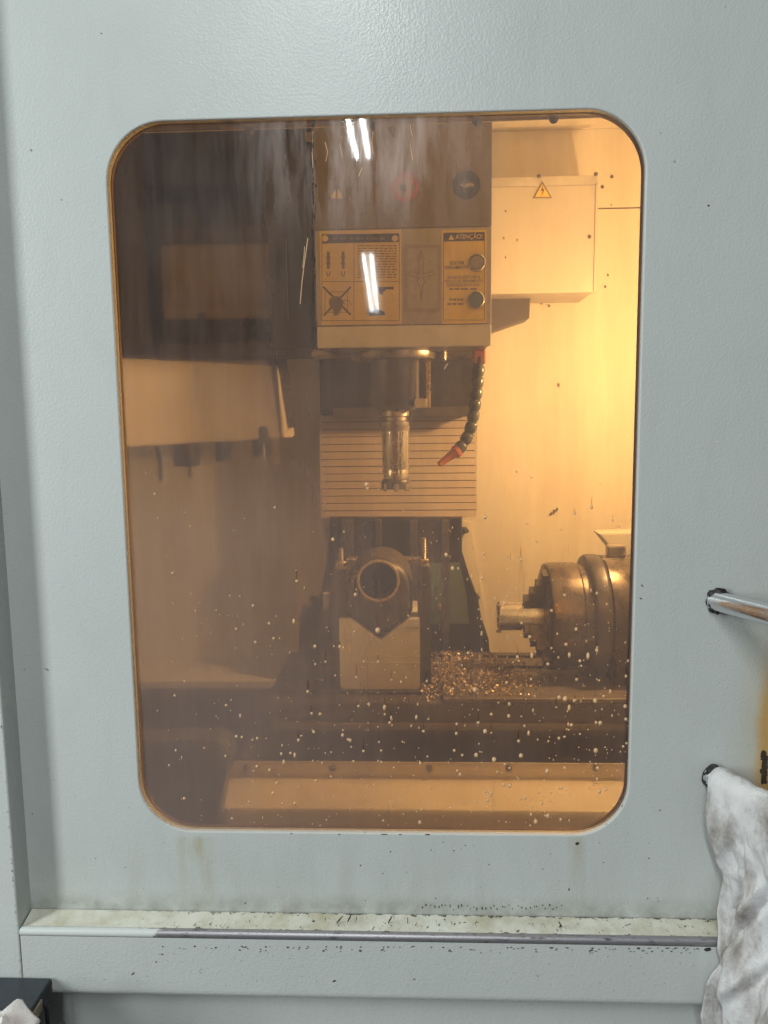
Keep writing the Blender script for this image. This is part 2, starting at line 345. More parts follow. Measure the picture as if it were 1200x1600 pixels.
# ------------------------------------------------------------------ mesh helpers
LOC = {}                                        # root object name -> world location
def rootloc(o):
    while o is not None and o.parent is not None: o = o.parent
    return LOC.get(o.name, Vector()) if o is not None else Vector()
def tag(o, label, cat, group=None):
    o['label'] = label; o['category'] = cat
    if group: o['group'] = group
    return o
def thing(name, label, cat, loc, group=None):
    o = bpy.data.objects.new(name, None); C.objects.link(o); o.location = loc; LOC[o.name] = Vector(loc)
    o.empty_display_size = 0.05
    return tag(o, label, cat, group)
class MB:
    """collects shapes given in world coordinates; build() makes one mesh object"""
    def __init__(s): s.bm = bmesh.new(); s.mi = 0
    def _add(s, tmp, smooth=False):
        me = bpy.data.meshes.new('t'); tmp.to_mesh(me); tmp.free()
        n = len(s.bm.faces); s.bm.from_mesh(me); bpy.data.meshes.remove(me)
        s.bm.faces.ensure_lookup_table()
        for f in s.bm.faces[n:]:
            f.material_index = s.mi
            f.smooth = smooth
        return s
    def box(s, x0, x1, y0, y1, z0, z1, bev=0.0, seg=2, rot=None):
        t = bmesh.new(); bmesh.ops.create_cube(t, size=1.0)
        for v in t.verts: v.co = Vector((v.co.x*(x1-x0), v.co.y*(y1-y0), v.co.z*(z1-z0)))
        if bev > 0: bmesh.ops.bevel(t, geom=list(t.edges), offset=bev, segments=seg, affect='EDGES', profile=0.5)
        M = Matrix.Translation(((x0+x1)/2, (y0+y1)/2, (z0+z1)/2))
        if rot is not None: M = M @ rot
        bmesh.ops.transform(t, matrix=M, verts=t.verts)
        return s._add(t)
    def hexa(s, pts, bev=0.0):
        """8 points: 4 near face (ccw), 4 far face in the same order"""
        t = bmesh.new(); v = [t.verts.new(p) for p in pts]
        for f in ((0, 1, 2, 3), (7, 6, 5, 4), (0, 4, 5, 1), (1, 5, 6, 2), (2, 6, 7, 3), (3, 7, 4, 0)):
            t.faces.new([v[i] for i in f])
        bmesh.ops.recalc_face_normals(t, faces=t.faces)
        if bev > 0: bmesh.ops.bevel(t, geom=list(t.edges), offset=bev, segments=2, affect='EDGES')
        return s._add(t)
    def prism(s, pts, y0, y1, bev=0.0, seg=2):
        """outline of (x, z) points extruded from y0 to y1"""
        t = bmesh.new(); a = [t.verts.new((p[0], y0, p[1])) for p in pts]; b = [t.verts.new((p[0], y1, p[1])) for p in pts]
        n = len(pts)
        fa = t.faces.new(a); t.faces.new(list(reversed(b)))
        for i in range(n): t.faces.new((a[(i+1) % n], a[i], b[i], b[(i+1) % n]))
        bmesh.ops.recalc_face_normals(t, faces=t.faces)
        if bev > 0:
            ed = [e for e in t.edges if abs(e.verts[0].co.y-e.verts[1].co.y) < 1e-9 and e.verts[0].co.y < min(y0, y1)+1e-6]
            bmesh.ops.bevel(t, geom=ed, offset=bev, segments=seg, affect='EDGES')
        return s._add(t)
    def lathe(s, prof, origin, axis=(0, 0, 1), seg=32, cap=True, smooth=True):
        """prof = [(radius, distance along axis)]"""
        q = Vector((0, 0, 1)).rotation_difference(Vector(axis).normalized()).to_matrix()
        t = bmesh.new(); rings = []
        for r, h in prof:
            rings.append([t.verts.new(Vector(origin) + q @ Vector((r*math.cos(2*math.pi*i/seg), r*math.sin(2*math.pi*i/seg), h))) for i in range(seg)])
        for a, b in zip(rings, rings[1:]):
            for i in range(seg): t.faces.new((a[i], a[(i+1) % seg], b[(i+1) % seg], b[i]))
        if cap:
            if prof[0][0] > 1e-6: t.faces.new(list(reversed(rings[0])))
            if prof[-1][0] > 1e-6: t.faces.new(rings[-1])
        bmesh.ops.remove_doubles(t, verts=t.verts, dist=1e-7)
        bmesh.ops.recalc_face_normals(t, faces=t.faces)
        return s._add(t, smooth)
    def tube(s, pts, r, seg=14, cap=True):
        t = bmesh.new(); rings = []; pts = [Vector(p) for p in pts]
        for i, p in enumerate(pts):
            d = (pts[min(i+1, len(pts)-1)] - pts[max(i-1, 0)]).normalized()
            q = Vector((0, 0, 1)).rotation_difference(d).to_matrix()
            rr = r[i] if isinstance(r, (list, tuple)) else r
            rings.append([t.verts.new(p + q @ Vector((rr*math.cos(2*math.pi*k/seg), rr*math.sin(2*math.pi*k/seg), 0))) for k in range(seg)])
        for a, b in zip(rings, rings[1:]):
            # keep rings aligned
            best = min(range(seg), key=lambda o: (a[0].co-b[o].co).length)
            b[:] = b[best:]+b[:best]
            for i in range(seg): t.faces.new((a[i], a[(i+1) % seg], b[(i+1) % seg], b[i]))
        if cap: t.faces.new(list(reversed(rings[0]))); t.faces.new(rings[-1])
        bmesh.ops.recalc_face_normals(t, faces=t.faces)
        return s._add(t, True)
    def raw(s, verts, faces, smooth=False):
        t = bmesh.new(); v = [t.verts.new(p) for p in verts]
        for f in faces: t.faces.new([v[i] for i in f])
        return s._add(t, smooth)
    def build(s, name, mats, parent=None, at=None):
        base = rootloc(parent) if parent is not None else (Vector(at) if at is not None else Vector())
        me = bpy.data.meshes.new(name)
        for v in s.bm.verts: v.co -= base
        for e in s.bm.edges:
            if len(e.link_faces) == 2 and e.calc_face_angle(0) > math.radians(38): e.smooth = False
        s.bm.to_mesh(me); s.bm.free()
        for m in (mats if isinstance(mats, (list, tuple)) else [mats]): me.materials.append(m)
        o = bpy.data.objects.new(name, me); C.objects.link(o)
        if parent is not None: o.parent = parent
        else: o.location = base; LOC[o.name] = base
        return o
def struct(o): o['kind'] = 'structure'; return o
def px_pts(lst, Y): return [(P(a, b, Y).x, P(a, b, Y).z) for a, b in lst]
def shared(name, me, parent, loc, rot=None, scale=None):
    o = bpy.data.objects.new(name, me); C.objects.link(o); o.parent = parent
    o.location = Vector(loc) - rootloc(parent)
    if rot is not None: o.rotation_mode = 'QUATERNION'; o.rotation_quaternion = rot
    if scale is not None: o.scale = scale
    return o
def hexnut_mesh(name, af, h, mat, hole=0.0):
    b = MB(); b.lathe([(af*0.50, 0), (af*0.577, h*0.12), (af*0.577, h*0.86), (af*0.48, h)], (0, 0, 0), seg=6, smooth=False)
    me = bpy.data.meshes.new(name); b.bm.to_mesh(me); b.bm.free(); me.materials.append(mat); return me
def caphead_mesh(name, r, h, mat):
    b = MB(); b.lathe([(r*1.5, 0), (r*1.5, h*0.16), (r, h*0.18), (r, h*0.88), (r*0.86, h), (r*0.5, h), (r*0.45, h*0.5), (0, h*0.5)], (0, 0, 0), seg=12)
    me = bpy.data.meshes.new(name); b.bm.to_mesh(me); b.bm.free(); me.materials.append(mat); return me
BOLT = caphead_mesh('bolt', 0.0065, 0.009, M_bolt)
FRONT = Vector((0, 0, 1)).rotation_difference(Vector((0, -1, 0)))     # local z -> towards the camera side
def bolt(parent, px, py, Y, s=1.0, name='bolt'):
    return shared(name, BOLT, parent, P(px, py, Y), FRONT, (s, s, s))
def text_mesh(body, size, mat, name, parent, x, y, z, align='CENTER', width=None):
    cu_ = bpy.data.curves.new('t', 'FONT'); cu_.body = body; cu_.size = size; cu_.align_x = align; cu_.align_y = 'CENTER'
    cu_.extrude = 0.00015; cu_.offset = size*0.012
    o = bpy.data.objects.new('t', cu_); C.objects.link(o)
    dg = bpy.context.evaluated_depsgraph_get(); me = bpy.data.meshes.new_from_object(o.evaluated_get(dg))
    bpy.data.objects.remove(o); bpy.data.curves.remove(cu_)
    me.name = name; me.materials.clear(); me.materials.append(mat)
    wd = max(v.co.x for v in me.vertices) - min(v.co.x for v in me.vertices)
    k = (width/wd) if width else 1.0
    base = rootloc(parent)
    for v in me.vertices: v.co = Vector((x + v.co.x*k, y - v.co.z, z + v.co.y)) - base
    t = bpy.data.objects.new(name, me); C.objects.link(t); t.parent = parent
    return t

# ================================================================== STRUCTURE: machine enclosure
YB = 1.15                                      # back wall
XR, XL = 0.80, -0.85
ZF, ZT = 0.45, 2.15
zs = Z(970, 325, YB)
wb = struct(MB().box(XL, XR, YB, YB+0.03, ZF, zs-0.002).build('wall_back', M_cream, at=(0, YB, ZF)))
MB().box(XL, XR, YB-0.004, YB+0.03, zs+0.002, ZT, 0.0015).build('upper_panel', M_cream, wb)
MB().box(XL, XR, YB+0.006, YB+0.028, zs-0.002, zs+0.002).build('seam', M_dark, wb)
struct(MB().box(XR, XR+0.03, 0.04, YB+0.03, ZF, ZT).build('wall_right', M_cream, at=(XR, 0.5, ZF)))
struct(MB().box(XL-0.03, XL, 0.04, YB+0.03, ZF, ZT).build('wall_left', M_cream, at=(XL, 0.5, ZF)))
struct(MB().box(XL-0.03, XR+0.03, 0.04, YB+0.03, ZT, ZT+0.03).build('ceiling', M_cream, at=(0, 0.5, ZT)))
struct(MB().box(XL-0.03, XR+0.03, 0.04, YB+0.03, ZF-0.03, ZF).build('chute_floor', M_saddle, at=(0, 0.5, ZF)))

# ================================================================== DOOR
door = thing('machine_door', 'pale grey-green pebbled sheet steel machine door with a round-cornered amber window', 'machine door', (0, 0, Z(600, 1425, 0)))
W2, H2, RC = 0.3024, 0.4235, 0.067
def rrect(w, h, r, n=14, cx=0, cz=ZC):
    pts = []
    for (sx, sz, a0) in ((1, 1, 0), (-1, 1, 90), (-1, -1, 180), (1, -1, 270)):
        for i in range(n+1):
            a = math.radians(a0 + 90*i/n)
            pts.append((cx + sx*(w-r) + r*math.cos(a), cz + sz*(h-r) + r*math.sin(a)))
    return pts
def door_skin():
    b = MB(); bm = b.bm
    x0, x1, z0, z1 = X(0, 500, 0)-0.25, 0.60, Z(600, 1425, 0)-0.03, 2.25
    inner = rrect(W2, H2, RC)
    n = len(inner)
    outer = []
    for (x, z) in inner:                       # push radially onto the outer rectangle
        dx, dz = x, z-ZC
        k = min((x1 if dx > 0 else -x0)/max(abs(dx), 1e-6), ((z1-ZC) if dz > 0 else (ZC-z0))/max(abs(dz), 1e-6))
        outer.append((dx*k, ZC+dz*k))
    rings = [[bm.verts.new((x, 0, z)) for x, z in outer]]
    mid = [((a[0]*0.8+b_[0]*0.2), (a[1]*0.8+b_[1]*0.2)) for a, b_ in zip(inner, outer)]
    rings.append([bm.verts.new((x, 0, z)) for x, z in mid])
    for off, y in ((0.0016, 0.0), (0.0005, 0.0005), (0.0, 0.0016), (0.0, 0.012)):
        rings.append([bm.verts.new((x, y, z)) for x, z in rrect(W2+off, H2+off, RC+off)])
    for a, c in zip(rings, rings[1:]):
        for i in range(n): bm.faces.new((a[i], a[(i+1) % n], c[(i+1) % n], c[i]))
    # corner gaps of the outer rectangle
    for (cx, cz) in ((x0, z0), (x0, z1), (x1, z0), (x1, z1)):
        cand = sorted(range(n), key=lambda i: (Vector(outer[i])-Vector((cx, cz))).length)[:2]
        v = bm.verts.new((cx, 0, cz)); bm.faces.new((v, rings[0][cand[0]], rings[0][cand[1]]))
    bmesh.ops.recalc_face_normals(bm, faces=bm.faces)
    # normals must look at the camera side
    bm.faces.ensure_lookup_table()
    if bm.faces[0].normal.y > 0: bmesh.ops.reverse_faces(bm, faces=bm.faces)
    for f in bm.faces: f.smooth = False
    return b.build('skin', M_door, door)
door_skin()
# pane: a slab with the grimy film on its outer face
def pane():
    b = MB(); o = rrect(W2+0.0005, H2+0.0005, RC)
    n = len(o); bm = b.bm
    y0, y1 = 0.006, 0.011
    a = [bm.verts.new((x, y0, z)) for x, z in o]; c = [bm.verts.new((x, y1, z)) for x, z in o]
    f = bm.faces.new(a); f.material_index = 1
    f2 = bm.faces.new(list(reversed(c)))
    if f.normal.y > 0: f.normal_flip()
    f2.normal_update()
    if f2.normal.y < 0: f2.normal_flip()
    return b.build('window_pane', [M_pane, M_panefilm], door)
pn = pane()
# seal behind the pane
def seal():
    b = MB(); bm = b.bm; rs = []
    for off, y in ((0.0006, 0.0114), (-0.0008, 0.0114), (-0.0008, 0.0165), (0.0006, 0.018)):
        rs.append([bm.verts.new((x, y, z)) for x, z in rrect(W2+off, H2+off, RC+off)])
    n = len(rs[0])
    for p, q in zip(rs, rs[1:]):
        for i in range(n): bm.faces.new((p[i], p[(i+1) % n], q[(i+1) % n], q[i]))
    bmesh.ops.recalc_face_normals(bm, faces=bm.faces)
    return b.build('window_seal', M_gasket, door)
seal()
# inner retaining strip along the top of the window with its bolts
ys_ = 0.026
sa, sb_ = P(200, 208, ys_), P(1000, 185, ys_)
MB().hexa([(-W2-.03, ys_, Z(200, 208, ys_)), (W2+.03, ys_, Z(1000, 181, ys_)), (W2+.03, ys_, ZC+H2+.05), (-W2-.03, ys_, ZC+H2+.05), (-W2-.03, ys_+.004, Z(200, 208, ys_)), (W2+.03, ys_+.004, Z(1000, 181, ys_)), (W2+.03, ys_+.004, ZC+H2+.05), (-W2-.03, ys_+.004, ZC+H2+.05)], 0.001).build('retaining_strip', M_skirt, door)
for a, b_ in ((390, 206), (583, 196), (745, 190), (865, 186)): bolt(door, a, b_, ys_, 0.55)
# droplets dried on the pane
def droplets():
    b = MB(); bm = b.bm; k = 0; runs = []
    def drop(px, py, r, el=1.25):
        p = P(px, py, 0.0058); q = []
        c = bm.verts.new((p.x, 0.0058-r*0.55, p.z))
        m = 8
        for i in range(m):
            a = 2*math.pi*i/m
            q.append(bm.verts.new((p.x+r*math.cos(a), 0.0059, p.z+r*el*math.sin(a))))
        for i in range(m): f = bm.faces.new((q[i], q[(i+1) % m], c)); f.smooth = True
        bm.faces.new(list(reversed(q)))
    rnd = random.Random(3)
    while k < 620:
        px, py = rnd.uniform(220, 985), rnd.uniform(700, 1290)
        w_ = ((py-640)/600.0)**1.6 * (0.25+0.75*((px-220)/760.0))
        if py > 1200: w_ *= 0.6
        if rnd.random() > w_: continue
        if px < 212+(py-1200)*1.2 and py > 1200: continue
        if px > 972-(py-1210)*1.0 and py > 1210: continue
        big = rnd.random()
        r = 0.0005+0.0016*big**2.4
        drop(px, py, r, 1.0+0.5*rnd.random()+(1.2 if rnd.random() < 0.12 else 0)); k += 1
        if r > 0.0011 and rnd.random() < 0.6 and px > 430 and py < 1185: runs.append((px, py, r))
    for a, c, r in ((573, 757, 2.1), (574, 763, 1.4), (636, 744, 1.0), (742, 1078, 2.4), (590, 985, 2.6), (520, 843, 1.8), (707, 888, 1.9), (716, 888, 1.2), (697, 867, 1.9),
                    (931, 1173, 2.4), (772, 1187, 2.5), (814, 1181, 2.3), (855, 1205, 2.4), (758, 1143, 2.3), (744, 1180, 2.2), (930, 1095, 2.3), (883, 1092, 2.4), (938, 1130, 2.2), (936, 1237, 2.1),
                    (856, 1275, 2.2), (837, 1284, 2.2), (656, 1285, 2.0), (242, 772, 1.4), (378, 1152, 1.5), (402, 1154, 1.6), (500, 1116, 1.6), (547, 1157, 1.8), (977, 1104, 2.1), (978, 1124, 1.8)):
        drop(a, c, r*0.00078*1.45, 1.3)
    o = b.build('coolant_droplets', M_drop, door); o['kind'] = 'stuff'
    b = MB(); bm = b.bm                                    # dark oily trails the drops left above them
    for i, (px, py, r) in enumerate(runs):
        ln = rnd.uniform(6, 26); y_ = 0.00575-i*1e-6
        w_ = r*rnd.uniform(0.35, 0.7); p0_, p1_, p2_ = P(px, py-1, y_), P(px+rnd.uniform(-.8, .8), py-ln*0.5, y_), P(px+rnd.uniform(-1, 1), py-ln, y_)
        vs_ = [bm.verts.new(q_) for q_ in ((p0_.x-w_*.4, y_, p0_.z), (p0_.x+w_*.4, y_, p0_.z), (p1_.x+w_*.6, y_, p1_.z), (p2_.x, y_, p2_.z), (p1_.x-w_*.6, y_, p1_.z))]
        f = bm.faces.new(vs_); f.normal_update()
        if f.normal.y > 0: f.normal_flip()
    o = b.build('oily_runs', M_run, door); o['kind'] = 'stuff'
droplets()
def scratches():
    b = MB()
    for pts_, r in ((((481, 372), (478, 395), (475, 415), (472, 440), (469, 475)), 0.00042), (((476, 385), (475, 400), (473, 418)), 0.0003), (((489, 205), (488, 240), (489, 262)), 0.0004),
                    (((583, 205), (581, 222), (583, 240)), 0.0003), (((641, 196), (644, 212), (641, 226), (645, 250)), 0.0003), (((508, 222), (512, 238), (509, 252)), 0.0003), (((700, 568), (694, 577)), 0.0004), (((566, 262), (560, 276)), 0.0005), (((534, 213), (531, 226), (535, 246)), 0.0003)):
        b.tube([P(x_, y_, 0.0057) for x_, y_ in pts_], r, 5)
    o = b.build('scratches', M_drop, door); o['kind'] = 'stuff'
    b = MB(); bm = b.bm; rnd = random.Random(77)           # tarry run beside the head
    for i in range(70):
        px = 488+rnd.gauss(0, 1.2)+(4 if rnd.random() < .15 else 0); py = 192+rnd.random()**1.3*360; p = P(px, py, 0.0056-i*1e-6)
        rx_, rz_ = rnd.uniform(0.4, 1.0)*1e-3, rnd.uniform(1.0, 5)*1e-3; n = 7
        vs_ = [bm.verts.new((p.x+rx_*math.cos(k*6.283/n)*rnd.uniform(.6, 1.2), p.y, p.z+rz_*math.sin(k*6.283/n))) for k in range(n)]
        f = bm.faces.new(vs_); f.normal_update()
        if f.normal.y > 0: f.normal_flip()
    o = b.build('tar_specks', M_seal, door); o['kind'] = 'stuff'
scratches()
# paint chips and dirt specks standing out on the door
def specks():
    b = MB(); bm = b.bm; rnd = random.Random(11)
    def sp(px, py, rx, rz, ang=0.0, Y=-0.0005):
        p = P(px, py, Y); n = 7; vs = []
        for i in range(n):
            a = 2*math.pi*i/n; k = rnd.uniform(0.6, 1.2)
            u, w_ = rx*k*math.cos(a), rz*k*math.sin(a)
            vs.append(bm.verts.new((p.x+u*math.cos(ang)-w_*math.sin(ang), Y, p.z+u*math.sin(ang)+w_*math.cos(ang))))
        f = bm.faces.new(vs); f.normal_update()
        if f.normal.y > 0: f.normal_flip()
    for i in range(36):
        sp(660+i*6.2+rnd.uniform(-2, 2), 1417+rnd.uniform(-3, 4), rnd.uniform(0.4, 0.9)*1e-3, rnd.uniform(0.7, 2.6)*1e-3)
    for (a, c, rx, rz, g) in ((73, 1046, 3.2, 0.6, -0.5), (902, 1318, 2.4, 2.2, 0), (158, 52, 0.7, 0.7, 0), (1107, 321, 1.2, 1.2, 0),
                              (563, 1352, 1, 1, 0), (610, 1331, 0.9, 1, 0), (709, 1329, 1.1, 0.9, 0), (727, 1321, 0.8, 0.7, 0), (692, 1316, 0.8, 0.7, 0), (764, 1351, 0.8, 0.8, 0), (1014, 1341, 1.0, 0.9, 0),
                              (1031, 1266, 1.4, 0.5, 0), (889, 1390, 0.8, 1.8, 0), (1012, 1404, 0.8, 0.8, 0), (383, 1411, 0.9, 1.4, 0), (530, 1303.6, 1.4, 0.7, 0), (600, 1303.8, 4, 0.7, 0), (625, 1304, 3, 0.7, 0),
                              (668, 1304, 3.4, 0.8, 0), (455, 1302.6, 1.2, 0.7, 0), (1003, 915, 0.7, 2.4, 0.6), (1001, 935, 2.2, 0.7, -0.5)):
        sp(a, c, rx*1e-3, rz*1e-3, g)
    for i in range(26): sp(rnd.uniform(60, 1150), rnd.uniform(1310, 1412), rnd.uniform(0.3, 0.7)*1e-3, rnd.uniform(0.3, 0.9)*1e-3)
    for i in range(5): sp(rnd.choice((rnd.uniform(30, 190), rnd.uniform(1000, 1180))), rnd.uniform(250, 1300), rnd.uniform(0.2, 0.5)*1e-3, rnd.uniform(0.3, 0.6)*1e-3)
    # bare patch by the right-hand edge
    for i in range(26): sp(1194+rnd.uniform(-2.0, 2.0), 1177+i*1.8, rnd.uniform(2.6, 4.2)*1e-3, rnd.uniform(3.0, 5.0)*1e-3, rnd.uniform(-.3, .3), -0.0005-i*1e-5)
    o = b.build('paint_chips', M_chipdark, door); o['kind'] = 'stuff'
specks()
# bow handle with sealant collars
hx, hz = P(1116, 938, 0).x, P(1116, 938, 0).z
lz = P(1106, 1212, 0).z
xo = hx+0.062
def bend(a, m, c, n=8): return [(a*(1-t)**2 + m*2*t*(1-t) + c*t*t) for t in [i/n for i in range(n+1)]]
A, B_ = Vector((hx, 0.0, hz)), Vector((xo-0.012, -0.095, hz))
K, D_ = Vector((xo, -0.115, hz)), Vector((xo, -0.115, hz-0.03))
E_, F_ = Vector((xo, -0.115, lz+0.03)), Vector((xo, -0.115, lz))
G_, H_ = Vector((xo-0.012, -0.095, lz)), Vector((P(1110, 1212, 0).x, 0.0, lz))
path = [A, A.lerp(B_, 0.5)] + bend(B_, K, D_) + bend(E_, F_, G_) + [H_.lerp(G_, 0.5), H_]
MB().tube(path, 0.0118, 20).build('handle', M_chrome, door)
def collar(p):
    b = MB(); t = bmesh.new(); bmesh.ops.create_icosphere(t, subdivisions=3, radius=1)
    for v in t.verts:
        n_ = v.co.normalized(); k = 1+0.28*mnoise.noise(n_*3.1+p*40)
        v.co = p + Vector((n_.x*0.0135*k+0.003, n_.y*0.0085*k-0.004, n_.z*0.0155*k))
    b._add(t, True); b.build('sealant_collar', M_seal, door)
collar(A); collar(H_)

# ================================================================== LEFT POST, LEDGE, LOWER FRONT
YF = -0.033
post_x = X(49, 1418, 0.0)
pb = MB().box(post_x-0.30, post_x, YF, 0.03, 0.60, 2.3, 0.0018)
tag(pb.build('frame_post', M_frame, at=(post_x, 0, 0.60)), 'pale grey vertical frame post standing proud of the door beside the dark box', 'frame post')
def postchips():
    b = MB(); rnd = random.Random(5); bm = b.bm
    for i in range(46):
        z = Z(10, 980, YF) - rnd.random()**0.8*0.45
        s = rnd.uniform(0.5, 1.7)*1e-3; p = (post_x+0.0004, YF-0.0004, z)
        vs = [bm.verts.new((post_x-0.0016-s*abs(math.cos(a))*rnd.uniform(.4, 1.1), YF-0.0006, z+s*1.6*math.sin(a)*rnd.uniform(.6, 1.2))) for a in [k*math.pi/3 for k in range(6)]]
        f = bm.faces.new(vs); f.normal_update()
        if f.normal.y > 0: f.normal_flip()
    o = b.build('paint_chips', M_chipdark, bpy.data.objects['frame_post']); o['kind'] = 'stuff'
postchips()
ledge = thing('door_ledge', 'long cream ledge under the door with scratched paint and a bare metal front edge', 'ledge', (0, YF, Z(600, 1500, YF)))
zt0 = Z(600, 1427.5, 0.0); zt1 = Z(600, 1462, YF)
xa, xb = post_x+0.0012, 0.75
b = MB(); b.hexa([(xa, YF+0.005, zt1-0.03), (xb, YF+0.005, zt1-0.03), (xb, YF+0.005, zt1), (xa, YF+0.005, zt1),
                  (xa, -0.001, zt1-0.03), (xb, -0.001, zt1-0.03), (xb, -0.001, zt0), (xa, -0.001, zt0)]).build('ledge_top', M_ledge, ledge)
rz = zt1-0.0040
MB().tube([(xa, YF+0.0045, rz), (0.0, YF+0.0045, rz), (xb, YF+0.0045, rz)], 0.0054, 18).build('edge_rail', M_rail, ledge)
zfb = Z(600, 1566, YF)
out = [(YF+0.0005, rz-0.004), (YF+0.0005, zfb+0.010)]
for i in range(7):
    a = i/6*math.pi/2; out.append((YF+0.0005+0.011*(1-math.cos(a)), zfb+0.010-0.012*math.sin(a)))
out += [(YF+0.030, zfb-0.003), (YF+0.030, 0.62)]
vs = []; fs = []
for y, z in out: vs += [(xa, y, z), (xb, y, z)]
for i in range(len(out)-1): fs.append((2*i, 2*i+1, 2*i+3, 2*i+2))
lf = MB(); lf.raw(vs, fs); bmesh.ops.recalc_face_normals(lf.bm, faces=lf.bm.faces)
lf.bm.faces.ensure_lookup_table()
if lf.bm.faces[0].normal.y > 0: bmesh.ops.reverse_faces(lf.bm, faces=lf.bm.faces)
lf.build('front_panel', M_frame, ledge)
def ledgechips():
    b = MB(); rnd = random.Random(21); bm = b.bm
    def sp(px, py, rx, rz_, g, Y):
        p = P(px, py, Y); n = 7; vs = []
        for i in range(n):
            a = 2*math.pi*i/n; k = rnd.uniform(0.55, 1.2); u, w_ = rx*k*math.cos(a), rz_*k*math.sin(a)
            vs.append(bm.verts.new((p.x+u*math.cos(g)-w_*math.sin(g), Y, p.z+u*math.sin(g)+w_*math.cos(g))))
        f = bm.faces.new(vs); f.normal_update()
        if f.normal.y > 0: f.normal_flip()
    Yc = YF-0.0002
    for i in range(120):
        px = 200+rnd.random()**0.6*910; sp(px, 1477.5+px*0.0035+rnd.random()**2*9, rnd.uniform(0.5, 1.8)*1e-3, rnd.uniform(0.4, 1.1)*1e-3, rnd.uniform(-.5, .5), Yc)
    for i in range(70): sp(rnd.uniform(90, 1110), rnd.uniform(1486, 1540), rnd.uniform(0.3, 0.7)*1e-3, rnd.uniform(0.3, 0.6)*1e-3, 0, Yc)
    for (a, c, rx, rz_, g) in ((253, 1491, 1.8, .7, .2), (207, 1522, 4.0, .7, .8), (597, 1484, 3, .9, .5), (522, 1533, 2.6, 1.0, .5), (647, 1530, 1.5, .9, -.6), (645, 1479, 3, .6, .4), (840, 1525, 1.1, .9, 0), (1105, 1484, 5, 2.2, 0)):
        sp(a, c, rx*1e-3, rz_*1e-3, g, Yc)
    o = b.build('paint_chips', M_chipdark, ledge); o['kind'] = 'stuff'
ledgechips()
def ledgecracks():                                    # the long cracks in the ledge paint
    b = MB()
    for pts in (((508, 1461), (513, 1452), (522, 1446), (530, 1438), (536, 1431)), ((543, 1441), (546, 1435), (549, 1429)), ((605, 1445), (609, 1438), (613, 1431)), ((637, 1443), (637, 1434)), ((646, 1452), (651, 1442)), ((700, 1447), (704, 1456)), ((873, 1440), (877, 1447), (871, 1450))):
        q = []
        for a, c in pts:
            y0_, y1_ = -0.001, YF+0.005
            lo, hi = 0.0, 1.0
            for _ in range(30):                        # meet the sloping top
                k = (lo+hi)/2; yy = y0_+(y1_-y0_)*k; zz = zt0+(zt1-zt0)*k
                if P(a, c, yy).z > zz: lo = k
                else: hi = k
            q.append(P(a, c, yy)+Vector((0, 0, 0.0002)))
        b.tube(q, [0.0005]+[0.0011]*(len(q)-2)+[0.0004], 6)
    o = b.build('paint_cracks', M_chipdark, ledge); o['kind'] = 'stuff'
ledgecracks()

# dark box at the foot of the post, with a cable loop and a rag on it
bz = Z(60, 1531, YF-0.004)
bx1 = P(76, 1531, YF-0.004).x
dbox = thing('dark_box', 'dark navy painted steel box at the foot of the frame post', 'box', (bx1-0.10, -0.12, bz-0.12))
MB().box(bx1-0.26, bx1, -0.21, YF-0.003, bz-0.12, bz, 0.003).build('body', M_navy, dbox)
MB().box(bx1-0.262, bx1+0.002, -0.212, YF-0.0025, bz-0.004, bz+0.0015, 0.001).build('lid', M_navy, dbox)
q = [Vector((bx1+0.001, -0.055, bz-0.012)), Vector((bx1+0.007, -0.06, bz-0.018)), Vector((bx1+0.011, -0.065, bz-0.045)), Vector((bx1+0.010, -0.07, bz-0.09)), Vector((bx1+0.001, -0.075, bz-0.112))]
MB().tube(q, 0.0026, 10).build('cable_loop', M_black, dbox)
MB().box(bx1-0.001, bx1+0.0035, -0.125, -0.06, bz-0.02, bz-0.006, 0.0015).build('hinge_strip', M_tan, dbox)
def crumple():
    b = MB(); n = 46; vs = []; fs = []
    o = P(28, 1577, -0.105); x0, y0 = o.x-0.12, -0.20
    for j in range(n+1):
        for i in range(n+1):
            u, v = i/n, j/n
            p = Vector((x0+u*0.142, y0+v*0.100, 0))
            h = 0.5+0.5*mnoise.noise(Vector((u*4.5, v*4.5, 1.3)))+0.32*mnoise.noise(Vector((u*11, v*11, 4)))+0.16*mnoise.noise(Vector((u*23, v*23, 9)))
            ed = min(1, 7*min(u, 1-u, v, 1-v))
            p.z = bz+0.002+max(0.0, 0.030*h+0.004)*(0.15+0.85*ed)
            p.x += 0.008*mnoise.noise(Vector((v*9, u*3, 2)))*1.5; p.y += 0.007*mnoise.noise(Vector((u*9, v*3, 6)))*1.5
            vs.append(p)
    for j in range(n):
        for i in range(n): a = j*(n+1)+i; fs.append((a, a+1, a+n+2, a+n+1))
    b.raw(vs, fs, True); ob = b.build('white_rag', M_rag2, at=(o.x, -0.15, bz))
    md = ob.modifiers.new('thick', 'SOLIDIFY'); md.thickness = 0.0015; md.offset = 1
    tag(ob, 'crumpled clean white rag lying on the dark navy box', 'rag')
crumple()

